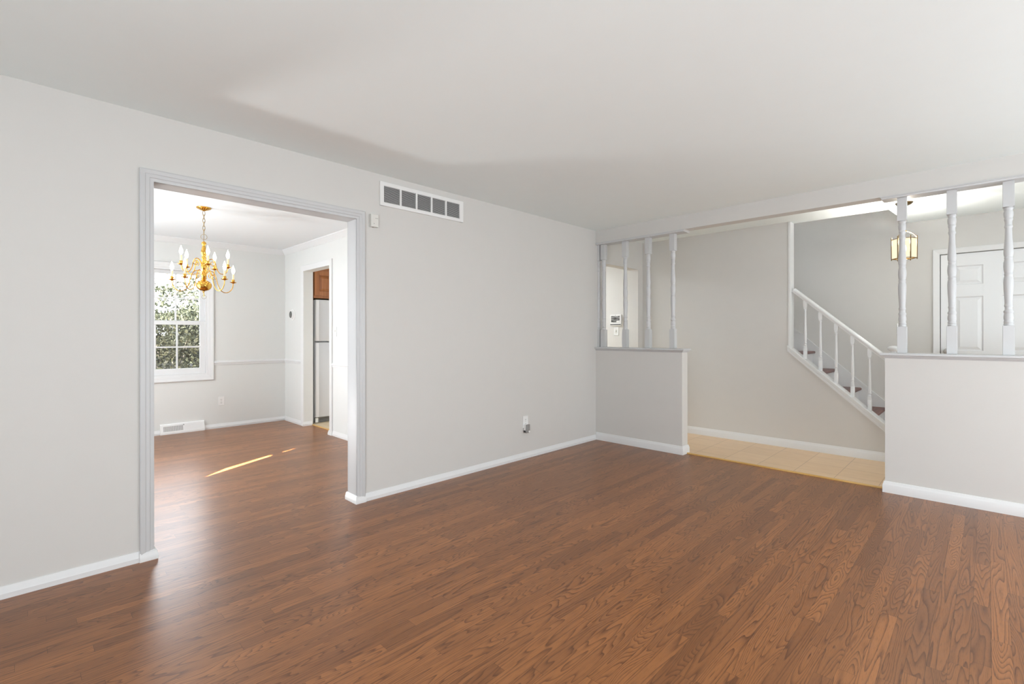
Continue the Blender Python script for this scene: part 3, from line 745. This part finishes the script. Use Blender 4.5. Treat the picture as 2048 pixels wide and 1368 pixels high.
edges = [iy0] + bars + [iy1]
for k in range(5):
    g = G(); n = 15; p = (iz1 - iz0) / n
    for j in range(n):
        z = iz0 + p * (j + 0.5)
        g.prism([(0.002, z + 0.0022), (0.002, z + 0.0032), (0.0105, z - 0.0012), (0.0105, z - 0.0022)], 'y', edges[k] + 0.001, edges[k + 1] - 0.001)
    obj('louvre_bay', g, 'grille', rt)['label'] = 'grey louvres'
for yy in (gy0 + 0.012, gy1 - 0.012):
    g = G(); g.disc([(0.004, 0.0125), (0.004, 0.0140), (0.002, 0.0146)], (0, yy, (gz0 + gz1) / 2), (1, 0, 0), 12); obj('screw', g, 'plastic', rt)

# small alarm box beside the casing
t = thing('alarm_box', 'small white alarm box on the wall beside the dining room casing', 'alarm box', (0, -2.878, 2.03))
g = G(); g.box(0.0005, 0.031, -2.908, -2.846, 2.028, 2.122, 0.003); obj('housing', g, 'offwhite', t)
g = G(); g.disc([(0.0022, 0.0305), (0.0022, 0.0318), (0.001, 0.0322)], (0, -2.884, 2.052), (1, 0, 0), 12); obj('indicator', g, 'dark', t)['label'] = 'dark indicator dot'
g = G(); 
for k in range(4): g.box(0.0305, 0.0314, -2.874 + 0.006 * k, -2.870 + 0.006 * k, 2.0905, 2.0945)
obj('marking', g, 'greyplastic', t)
g = G(); g.box(0.006, 0.018, -2.886, -2.880, 2.0255, 2.0285); obj('latch', g, 'greyplastic', t)

def outlet(name, label, frame, plate='plastic'):
    """frame: function (u across wall, w out of wall, z) -> world"""
    o = frame(0, 0, 0)
    t = thing(name, label, 'outlet', o)
    def bx(u0, u1, w0, w1, z0, z1, bev=0.0):
        a, b = Vector(frame(u0, w0, z0)), Vector(frame(u1, w1, z1))
        return (min(a.x, b.x), max(a.x, b.x), min(a.y, b.y), max(a.y, b.y), min(a.z, b.z), max(a.z, b.z), bev)
    g = G(); g.box(*bx(-0.037, 0.037, 0.0005, 0.006, -0.058, 0.058, 0.002)); obj('cover_plate', g, plate, t)
    for s in (-1, 1):
        g = G(); g.box(*bx(-0.016, 0.016, 0.004, 0.0075, s * 0.021 - 0.014, s * 0.021 + 0.014, 0.0015)); r = obj('receptacle', g, plate, t)
        g = G()
        for u in (-0.0065, 0.0065): g.box(*bx(u - 0.0013, u + 0.0013, 0.0072, 0.0079, s * 0.021 - 0.002, s * 0.021 + 0.006))
        g.box(*bx(-0.002, 0.002, 0.0072, 0.0079, s * 0.021 - 0.009, s * 0.021 - 0.005))
        obj('slot', g, 'dark', r)
    g = G(); g.box(*bx(-0.0025, 0.0025, 0.0055, 0.0072, -0.0025, 0.0025)); obj('screw', g, 'greyplastic', t)
    return t
outlet('wall_outlet', 'white outlet low on the left wall with a plug-in below its centre', lambda u, w, z: (w, -1.213 + u, 0.362 + z))
outlet('wall_outlet', 'white outlet on the dining room wall right of the sash window', lambda u, w, z: (XD + w, -2.880 + u, 0.352 + z))
t = thing('plug_in_freshener', 'clear and grey plug-in freshener in the outlet on the left wall', 'plug-in', (0.008, -1.213, 0.262))
g = G(); g.box(0.0082, 0.030, -1.244, -1.186, 0.268, 0.338, 0.005); obj('body', g, 'plastic', t)
g = G(); g.box(0.030, 0.046, -1.240, -1.190, 0.256, 0.340, 0.006); obj('front_shell', g, 'greyplastic', t)['label'] = 'grey front shell'
g = G(); g.disc([(0.010, 0), (0.011, 0.004), (0.008, 0.006)], (0.046, -1.206, 0.270), (1, 0, 0), 16); obj('dial', g, 'plastic', t)
g = G(); g.box(0.012, 0.034, -1.2475, -1.2435, 0.262, 0.282); obj('bottle', g, 'dark', t)['label'] = 'dark bottle edge'

def switch(label, frame, two=False):
    o = frame(0, 0, 0)
    t = thing('light_switch', label, 'light switch', o)
    def bx(u0, u1, w0, w1, z0, z1, bev=0.0):
        a, b = Vector(frame(u0, w0, z0)), Vector(frame(u1, w1, z1))
        return (min(a.x, b.x), max(a.x, b.x), min(a.y, b.y), max(a.y, b.y), min(a.z, b.z), max(a.z, b.z), bev)
    g = G(); g.box(*bx(-0.037, 0.037, 0.0005, 0.007, -0.059, 0.059, 0.002)); obj('cover_plate', g, 'plastic', t)
    g = G(); g.box(*bx(-0.0165, 0.0165, 0.006, 0.0085, -0.033, 0.033, 0.001)); obj('rocker_frame', g, 'offwhite', t)
    g = G(); g.box(*bx(-0.005, 0.005, 0.007, 0.016, -0.004, 0.010, 0.001)); obj('toggle', g, 'plastic', t)
switch('white light switch at the right of the kitchen doorway', lambda u, w, z: (-2.338 + u, YD - w, 1.266 + z))
switch('white light switch under the security panel in the hall', lambda u, w, z: (-0.405 + u, YS - w, 1.274 + z))
switch('white light switch on the front wall, half hidden behind a spindle', lambda u, w, z: (2.594 + u, YF - w, 1.287 + z))

# round thermostat
t = thing('thermostat', 'round white thermostat with a grey face beside the kitchen doorway', 'thermostat', (-3.655, YD, 1.51))
g = G(); g.disc([(0.078, 0.0005), (0.078, 0.006), (0.072, 0.009), (0.060, 0.010)], (-3.655, YD, 1.51), (0, -1, 0), 40); obj('back_plate', g, 'plastic', t, 40)
g = G(); g.disc([(0.058, 0.008), (0.058, 0.026), (0.054, 0.031), (0.046, 0.0325)], (-3.655, YD, 1.51), (0, -1, 0), 40); obj('ring', g, 'plastic', t, 40)
g = G(); g.disc([(0.048, 0.031), (0.047, 0.0335), (0.030, 0.0345)], (-3.655, YD, 1.51), (0, -1, 0), 40); obj('face', g, 'greyface', t, 40)['label'] = 'dark grey face'

# security panel in the hall
t = thing('security_panel', 'white security touch panel with a grey picture screen in the hall', 'security panel', (-0.404, YS, 1.352))
g = G(); g.box(-0.492, -0.316, YS - 0.026, YS - 0.0005, 1.352, 1.502, 0.004); obj('housing', g, 'plastic', t)
g = G(); g.box(-0.474, -0.336, YS - 0.0275, YS - 0.0255, 1.396, 1.484); obj('screen', g, 'picture', t)['label'] = 'grey landscape picture on the screen'
g = G(); g.box(-0.386, -0.338, YS - 0.0282, YS - 0.0272, 1.398, 1.420); obj('screen_button', g, 'plastic', t)
g = G(); g.box(-0.488, -0.320, YS - 0.0275, YS - 0.0255, 1.360, 1.373); obj('speaker_bar', g, 'greyface', t)['label'] = 'dark grey speaker bar'
g = G(); g.disc([(0.004, 0.0255), (0.004, 0.0275)], (-0.404, YS, 1.494), (0, -1, 0), 12); obj('camera_dot', g, 'dark', t)

# baseboard register in the dining room
t = thing('baseboard_register', 'white slotted baseboard register under the sash window', 'vent', (XD, -3.31, 0))
ry0, ry1 = -3.545, -3.078
g = G(); g.prism([(XD + 0.0005, 0.001), (XD + 0.046, 0.001), (XD + 0.046, 0.022), (XD + 0.024, 0.118), (XD + 0.012, 0.126), (XD + 0.0005, 0.126)], 'y', ry0, ry1)
obj('housing', g, 'plastic', t)
def onface(f, out): # point on the sloping face
    a, b = Vector((XD + 0.046, 0, 0.022)), Vector((XD + 0.024, 0, 0.118)); q = a.lerp(b, f); n = Vector((b.z - a.z, 0, -(b.x - a.x))).normalized()
    return q + n * out
def slots(y0, y1, n, mat, name, w):
    g = G()
    for j in range(n):
        y = y0 + (y1 - y0) * (j + 0.5) / n
        a0, a1, b0, b1 = onface(0.16, 0.0006), onface(0.80, 0.0006), onface(0.16, -0.002), onface(0.80, -0.002)
        g.prism([(a0.x, a0.z), (a1.x, a1.z), (b1.x, b1.z), (b0.x, b0.z)], 'y', y - w, y + w)
    return obj(name, g, mat, t)
slots(ry0 + 0.03, ry0 + 0.235, 22, 'greyplastic', 'slot_row', 0.0026)['label'] = 'open grey slots'
slots(ry0 + 0.252, ry1 - 0.03, 22, 'grille', 'slot_row', 0.0009)['label'] = 'closed slots'
p = onface(0.86, 0.0); g = G(); g.box(p.x - 0.003, p.x + 0.006, ry0 + 0.238, ry0 + 0.246, p.z - 0.008, p.z + 0.006); obj('lever', g, 'greyplastic', t)

# ------------------------------------------------------------------ kitchen: fridge and cabinet
FX, FY0, FY1, FT = -3.315, -1.890, -1.130, 1.715
t = thing('refrigerator', 'white top-freezer refrigerator seen through the kitchen doorway', 'refrigerator', (FX - 0.34, (FY0 + FY1) / 2, 0.005))
g = G(); g.box(-3.98, FX - 0.065, FY0 + 0.004, FY1 - 0.004, 0.03, FT - 0.004, 0.006); g.box(-3.95, FX - 0.09, FY0 + 0.03, FY1 - 0.03, 0.0055, 0.032); obj('cabinet_body', g, 'fridge', t)
SPL = 1.130
for name, z0, z1 in (('fridge_door', 0.085, SPL - 0.008), ('freezer_door', SPL + 0.008, FT)):
    g = G(); g.box(FX - 0.056, FX, FY0, FY1, z0, z1, 0.010); d = obj(name, g, 'fridge', t, 40)
    g = G(); g.box(FX - 0.050, FX + 0.010, FY0 - 0.003, FY0 + 0.045, z0 + 0.004, z1 - 0.004, 0.008); obj('edge_handle', g, 'fridge_trim', d, 40)['label'] = 'bright white edge handle'
    g = G(); g.box(FX - 0.064, FX - 0.055, FY0 + 0.008, FY1 - 0.008, z0 + 0.006, z1 - 0.006); obj('door_gasket', g, 'rubber', d)
g = G(); g.box(FX - 0.075, FX - 0.030, FY0 + 0.006, FY1 - 0.006, 0.010, 0.078, 0.003); tg = obj('toe_grille', g, 'greyplastic', t)
g = G()
for k in range(3): g.box(FX - 0.0305, FX - 0.0280, FY0 + 0.06, FY1 - 0.06, 0.020 + 0.019 * k, 0.030 + 0.019 * k)
obj('grille_slots', g, 'dark', tg)
g = G(); g.box(FX - 0.0305, FX - 0.022, FY0 + 0.006, FY0 + 0.045, 0.012, 0.078, 0.002); obj('hinge_cover', g, 'fridge_trim', tg)
CX = -3.36
t = thing('wall_cabinet', 'cherry wood wall cabinet above the refrigerator', 'cabinet', (-3.68, -1.51, 1.74))
g = G(); g.box(-3.99, CX - 0.022, FY0 + 0.003, FY1 - 0.02, 1.742, 2.150); g.box(CX - 0.03, CX - 0.012, FY0, FY1 - 0.016, 1.738, 1.775); g.box(CX - 0.03, CX - 0.012, FY0, FY1 - 0.016, 2.115, 2.152)
obj('carcass', g, 'cabinet', t)
g = G(); CRC = [(0, 0), (0.010, 0), (0.014, 0.012), (0.030, 0.030), (0.034, 0.044), (0, 0.044)]
g.run(CRC, (CX - 0.02, FY0, 2.145), (CX - 0.02, FY1, 2.145), (1, 0, 0), (0, 0, 1)); obj('cornice', g, 'cabinet', t)
for y0, y1 in ((FY0 + 0.006, -1.517), (-1.503, FY1 - 0.03)):
    g = G(); z0, z1 = 1.772, 2.118; s = 0.062
    g.box(CX - 0.020, CX, y0, y0 + s, z0, z1, 0.002); g.box(CX - 0.020, CX, y1 - s, y1, z0, z1, 0.002)
    g.box(CX - 0.020, CX, y0 + s, y1 - s, z1 - s, z1, 0.002); g.box(CX - 0.020, CX, y0 + s, y1 - s, z0, z0 + s, 0.002)
    d = obj('cabinet_door', g, 'cabinet', t)
    g = G()
    def rg(i, xx): return [(xx, y0 + s - 0.004 + i, z0 + s - 0.004 + i), (xx, y1 - s + 0.004 - i, z0 + s - 0.004 + i), (xx, y1 - s + 0.004 - i, z1 - s + 0.004 - i), (xx, y0 + s - 0.004 + i, z1 - s + 0.004 - i)]
    V = [[g.bm.verts.new(q) for q in l] for l in (rg(0, CX - 0.0195), rg(0.010, CX - 0.0195), rg(0.045, CX - 0.002))]
    for A, B in zip(V, V[1:]):
        for k in range(4): g.bm.faces.new((A[k], A[(k + 1) % 4], B[(k + 1) % 4], B[k]))
    g.bm.faces.new(V[-1]); obj('raised_panel', g, 'cabinet', d)

# ------------------------------------------------------------------ chandelier
cxx, cyy = -2.042, -3.506
ch = thing('chandelier', 'brass ten-arm candle chandelier hanging in the dining room', 'chandelier', (cxx, cyy, H))
g = G(); g.lathe([(0.062, H - 0.0005), (0.062, H - 0.006), (0.056, H - 0.013), (0.036, H - 0.022), (0.014, H - 0.030), (0.006, H - 0.034)], cxx, cyy, 32); obj('canopy', g, 'brass', ch, 40)
def link(cx, cy, zc, h, w, ang, rad):
    pts = []
    for k in range(16):
        a = 2 * math.pi * k / 16; u = w * math.sin(a); v = h * math.cos(a)
        pts.append((cx + u * math.cos(ang), cy + u * math.sin(ang), zc + v))
    return pts
# camera facing basis for ring orientation
vd = Vector((cxx - 3.2667, cyy + 4.7068, 0)).normalized(); rt_ = Vector((vd.y, -vd.x, 0)); va = math.atan2(rt_.y, rt_.x)
zc = H - 0.055
k = 0
lz = [2.385, 2.350, 2.315, 2.280, 2.245, 2.210]
for k, z in enumerate(lz):
    g = G(); g.tube(link(cxx, cyy, z, 0.0245, 0.0105, va + (0.35 if k % 2 == 0 else 1.75), 0), 0.0026, 8, True); obj('chain_link', g, 'chain', ch, 60)
g = G(); g.tube(link(cxx, cyy, 2.160, 0.026, 0.026, va, 0), 0.0022, 8, True); obj('top_ring', g, 'chain', ch, 60)
g = G(); g.tube([(cxx, cyy, 2.19), (cxx, cyy, 2.11)], 0.0025, 8); obj('stem', g, 'chain', ch)
COL = [(0.003, 1.588), (0.004, 1.640), (0.012, 1.645), (0.022, 1.648), (0.040, 1.654), (0.056, 1.668), (0.064, 1.685), (0.066, 1.700), (0.062, 1.715), (0.050, 1.731), (0.032, 1.743), (0.018, 1.749),
       (0.015, 1.756), (0.022, 1.762), (0.024, 1.768), (0.017, 1.775), (0.021, 1.784), (0.024, 1.796), (0.021, 1.808), (0.016, 1.816), (0.016, 1.850), (0.020, 1.856), (0.025, 1.868), (0.025, 1.884), (0.019, 1.896), (0.014, 1.904),
       (0.020, 1.912), (0.021, 1.919), (0.013, 1.927), (0.012, 1.940), (0.020, 1.952), (0.022, 1.962), (0.014, 1.972), (0.018, 1.984), (0.024, 2.004), (0.023, 2.030), (0.016, 2.060), (0.012, 2.080), (0.019, 2.088), (0.021, 2.097), (0.018, 2.108), (0.008, 2.116), (0.003, 2.120)]
g = G(); g.lathe(COL, cxx, cyy, 32); obj('column', g, 'brass', ch, 60)
g = G(); g.tube(link(cxx, cyy, 1.588, 0.0165, 0.0195, va, 0), 0.0018, 8, True); obj('bottom_ring', g, 'chain', ch, 60)
def catmull(P, n=8):
    out = []
    Q = [P[0]] + P + [P[-1]]
    for i in range(1, len(Q) - 2):
        p0, p1, p2, p3 = [Vector(q) for q in Q[i - 1:i + 3]]
        for j in range(n):
            t = j / n
            out.append(0.5 * ((2 * p1) + (p2 - p0) * t + (2 * p0 - 5 * p1 + 4 * p2 - p3) * t * t + (3 * p1 - p0 - 3 * p2 + p3) * t ** 3))
    out.append(Vector(P[-1])); return out
def arm(R, zcup, ang, prof, scroll):
    # ang measured from the direction to the viewer, clockwise to the right
    dv = (-vd) * math.cos(ang) + rt_ * math.sin(ang)
    def pt(r, z): return (cxx + dv.x * r, cyy + dv.y * r, z)
    g = G(); g.tube([pt(p.x, p.y) for p in catmull([(a, b, 0) for a, b in prof])], 0.0040, 8)
    g.tube([pt(p.x, p.y) for p in catmull([(a, b, 0) for a, b in scroll])], 0.0030, 8)
    a = obj('arm', g, 'brass', ch, 60)
    px, py, _ = pt(R, 0)
    g = G(); g.lathe([(0.004, zcup - 0.012), (0.010, zcup - 0.008), (0.026, zcup - 0.003), (0.030, zcup + 0.003), (0.027, zcup + 0.004), (0.012, zcup + 0.001), (0.011, zcup + 0.006), (0.015, zcup + 0.014), (0.015, zcup + 0.024), (0.0115, zcup + 0.029)], px, py, 24); obj('cup', g, 'brass', a, 50)
    g = G(); g.lathe([(0.0088, zcup + 0.026), (0.0088, zcup + 0.083), (0.006, zcup + 0.085)], px, py, 16); obj('candle_sleeve', g, 'candle', a, 50)
    zb_ = zcup + 0.084
    g = G(); g.lathe([(0.007, zb_), (0.0095, zb_ + 0.008), (0.0145, zb_ + 0.022), (0.0155, zb_ + 0.032), (0.0130, zb_ + 0.048), (0.0075, zb_ + 0.064), (0.0030, zb_ + 0.078), (0.001, zb_ + 0.086)], px, py, 18); obj('flame_bulb', g, 'bulb', a, 60)['label'] = 'lit flame-shaped bulb'
LOW = [(0.018, 1.800), (0.045, 1.836), (0.080, 1.832), (0.105, 1.785), (0.122, 1.715), (0.150, 1.660), (0.190, 1.642), (0.230, 1.656), (0.256, 1.695), (0.262, 1.738)]
LOWS = [(0.110, 1.770), (0.085, 1.762), (0.062, 1.775), (0.060, 1.798), (0.078, 1.806), (0.090, 1.794), (0.080, 1.784)]
UPP = [(0.018, 1.885), (0.040, 1.938), (0.068, 1.950), (0.092, 1.918), (0.106, 1.860), (0.128, 1.822), (0.158, 1.812), (0.184, 1.828), (0.197, 1.868)]
UPPS = [(0.098, 1.905), (0.075, 1.888), (0.058, 1.900), (0.060, 1.922), (0.076, 1.926), (0.082, 1.914)]
for k in range(5): arm(0.262, 1.748, math.radians(38.5 + 72 * k), LOW, LOWS)
for k in range(5): arm(0.198, 1.880, math.radians(9 + 72 * k), UPP, UPPS)

# ------------------------------------------------------------------ foyer lantern
lx, ly = 2.722, 1.0
ln = thing('hanging_lantern', 'hexagonal brass lantern with lit cream glass behind a spindle', 'lantern', (lx, ly, H))
g = G(); g.lathe([(0.066, H - 0.0005), (0.066, H - 0.006), (0.060, H - 0.010), (0.056, H - 0.018), (0.040, H - 0.026), (0.014, H - 0.032), (0.006, H - 0.036)], lx, ly, 32); obj('canopy', g, 'brass_dark', ln, 40)
for k in range(7):
    z = H - 0.048 - 0.030 * k
    g = G(); g.tube(link(lx, ly, z, 0.0205, 0.0085, 0.3 + (k % 2) * 1.57, 0), 0.0020, 8, True); obj('chain_link', g, 'brass_dark', ln, 60)
g = G(); g.lathe([(0.004, 2.212), (0.012, 2.205), (0.014, 2.196), (0.010, 2.186), (0.018, 2.180), (0.020, 2.174), (0.008, 2.170)], lx, ly, 20); obj('finial', g, 'brass', ln, 40)
RL, z0, z1 = 0.092, 1.925, 2.105
cor = [(lx + RL * math.cos(a), ly + RL * math.sin(a)) for a in [math.radians(5.5 + 60 * k) for k in range(6)]]
for k in range(6):
    (ax, ay), (bx_, by_) = cor[k], cor[(k + 1) % 6]
    g = G(); g.tube([(ax, ay, z0 - 0.012), (ax, ay, z1 + 0.012)], 0.0042, 8); g.lathe([(0.0015, z1 + 0.010), (0.005, z1 + 0.014), (0.005, z1 + 0.018), (0.001, z1 + 0.024)], ax, ay, 10)
    g.tube([(ax, ay, z1), (bx_, by_, z1)], 0.0034, 8); g.tube([(ax, ay, z0), (bx_, by_, z0)], 0.0034, 8)
    obj('frame_bar', g, 'brass_dark', ln, 60)
    g = G(); q = 0.06
    a = Vector((ax, ay, 0)).lerp(Vector((bx_, by_, 0)), q); b = Vector((bx_, by_, 0)).lerp(Vector((ax, ay, 0)), q)
    n = (Vector((lx, ly, 0)) - (a + b) / 2).normalized() * 0.003
    vs = [g.bm.verts.new(p) for p in ((a.x, a.y, z0 + 0.004), (b.x, b.y, z0 + 0.004), (b.x, b.y, z1 - 0.004), (a.x, a.y, z1 - 0.004))]
    ws = [g.bm.verts.new(v.co + n) for v in vs]
    g.bm.faces.new(vs); g.bm.faces.new(list(reversed(ws)))
    for j in range(4): g.bm.faces.new((vs[j], ws[j], ws[(j + 1) % 4], vs[(j + 1) % 4]))
    obj('glass_panel', g, 'lshade', ln)['label'] = 'lit cream glass panel'
for k in range(0, 6, 2):
    (ax, ay) = cor[k]; d = Vector((ax - lx, ay - ly, 0)).normalized()
    P = [(RL, z1), (RL * 0.82, z1 + 0.030), (RL * 0.55, z1 + 0.055), (RL * 0.22, z1 + 0.068), (0.008, z1 + 0.072)]
    g = G(); g.tube([(lx + d.x * p.x, ly + d.y * p.x, p.y) for p in catmull([(a, b, 0) for a, b in P], 5)], 0.0028, 8); obj('top_arm', g, 'brass_dark', ln, 60)
g = G(); g.tube([(cor[0][0], cor[0][1], z0), (cor[3][0], cor[3][1], z0)], 0.003, 8); g.tube([(cor[1][0], cor[1][1], z0), (cor[4][0], cor[4][1], z0)], 0.003, 8)
g.lathe([(0.003, z0 - 0.030), (0.008, z0 - 0.022), (0.005, z0 - 0.014), (0.016, z0 - 0.006), (0.016, z0 + 0.004), (0.010, z0 + 0.03), (0.010, z0 + 0.055)], lx, ly, 16)
obj('lamp_holder', g, 'brass', ln, 40)
zb_ = z0 + 0.055
g = G(); g.lathe([(0.008, zb_), (0.012, zb_ + 0.010), (0.018, zb_ + 0.028), (0.019, zb_ + 0.040), (0.013, zb_ + 0.060), (0.005, zb_ + 0.078), (0.001, zb_ + 0.086)], lx, ly, 20); obj('flame_bulb', g, 'lbulb', ln, 60)
pl = lamp('lantern_light', 'POINT', (lx, ly, zb_ + 0.10), 25, (1.0, 0.95, 0.88), rad=0.018)

# ------------------------------------------------------------------ outside the dining room window
def ground_z(x): return -0.55 + max(0, (-x - 7)) * 0.07
g = G()
N = 14
for i in range(N):
    x0, x1 = -4.1 - i * 2.0, -4.1 - (i + 1) * 2.0
    g.quad((x0, -14, ground_z(x0)), (x1, -14, ground_z(x1)), (x1, 12, ground_z(x1)), (x0, 12, ground_z(x0)))
o = obj('garden_ground', g, 'leaf_ground'); o['kind'] = 'structure'; tag(o, 'leaf-strewn garden ground outside the dining room window', 'ground')
def shrub(label, x, y, rx, ry, h, n, leaf, lm, zlo=0.05, group='shrubs outside the window'):
    z0 = ground_z(x)
    t = thing('shrub', label, 'shrub', (x, y, z0), group)
    g = G()
    for _ in range(7):
        a = random.uniform(0, 6.28); r = random.uniform(0.2, 0.7)
        g.tube([(x, y, z0 - 0.05), (x + rx * r * 0.4 * math.cos(a), y + ry * r * 0.4 * math.sin(a), z0 + h * 0.4), (x + rx * r * math.cos(a), y + ry * r * math.sin(a), z0 + h * 0.85)], [0.03, 0.02, 0.006], 6)
    obj('stems', g, 'bark', t)
    g = G()
    for _ in range(n):
        while True:
            v = Vector((random.uniform(-1, 1), random.uniform(-1, 1), random.uniform(-1, 1)))
            if 0.35 < v.length < 1: break
        lump = 1 + 0.18 * math.sin(5 * v.x + 1.3 * x) * math.cos(4 * v.y + y) + 0.12 * math.sin(9 * v.z)
        c = Vector((x + v.x * rx * lump, y + v.y * ry * lump, z0 + h * zlo + (v.z * 0.5 + 0.5) * h * lump))
        s = leaf * random.uniform(0.6, 1.3)
        d = Vector((random.gauss(0, 1), random.gauss(0, 1), random.gauss(0, 1) - 0.3)).normalized(); q = d.orthogonal().normalized(); q.rotate(Matrix.Rotation(random.uniform(0, 6.28), 3, d)); 
        g.bm.faces.new([g.bm.verts.new(c - d * s), g.bm.verts.new(c + q * s * 0.42), g.bm.verts.new(c + d * s), g.bm.verts.new(c - q * s * 0.42)])
    obj('foliage', g, lm, t)
shrub('low dark shrub nearest the dining room window', -6.9, -3.2, 0.7, 0.8, 1.35, 5200, 0.045, 'leaf_dark')
shrub('dark shrub at the right side of the window view', -7.2, -1.0, 0.7, 0.9, 1.6, 4500, 0.045, 'leaf_dark')
shrub('broad dark shrub behind the nearest one', -9.4, -2.5, 0.85, 1.9, 1.75, 7000, 0.05, 'leaf_dark')
shrub('tall grey-green shrub behind the right side of the upper sash', -12.2, -0.9, 1.1, 1.2, 2.45, 9000, 0.06, 'leaf_mid')
shrub('tall grey-green shrub at the left of the upper sash', -12.4, -4.0, 1.1, 1.2, 2.45, 8000, 0.06, 'leaf_mid')
shrub('far dark hedge shrub behind the tall ones', -16.4, -0.9, 1.2, 3.4, 2.45, 12000, 0.08, 'leaf_mid')
# bare spreading tree
TX = -23.5
t = thing('bare_tree', 'bare tree with thin branches across the top of the window view', 'tree', (TX, 1.9, ground_z(TX)))
g = G(); tz = ground_z(TX)
g.tube([(TX, 1.9, tz - 0.1), (TX + 0.05, 1.85, tz + 1.6), (TX, 1.7, tz + 3.6), (TX, 1.6, tz + 7.0)], [0.24, 0.20, 0.16, 0.08], 10); trunk = obj('trunk', g, 'bark', t, 60)
g = G()
def branch(p, d, L, r, depth):
    pts = [p]; q = p
    for i in range(4):
        d = (d + Vector((random.gauss(0, 0.16), random.gauss(0, 0.16), random.gauss(0, 0.14)))).normalized()
        q = q + d * L / 4; pts.append(q)
    g.tube(pts, [r, r * 0.85, r * 0.7, r * 0.55, r * 0.4], 5)
    if depth > 0:
        for i in range(random.choice((3, 4))):
            k = random.choice((1, 2, 3, 4)); dd = (d + Vector((random.gauss(0, 0.55), random.gauss(0, 0.55), random.gauss(0, 0.5)))).normalized()
            branch(pts[k], dd, L * random.uniform(0.5, 0.75), r * 0.55, depth - 1)
for k in range(16):
    z = tz + 2.3 + 0.26 * k
    branch(Vector((TX, 1.75, z)), Vector((random.uniform(-0.4, 0.4), -1.0, random.uniform(-0.12, 0.3))).normalized(), random.uniform(2.8, 4.2), 0.050, 3)
obj('branches', g, 'bark', t)
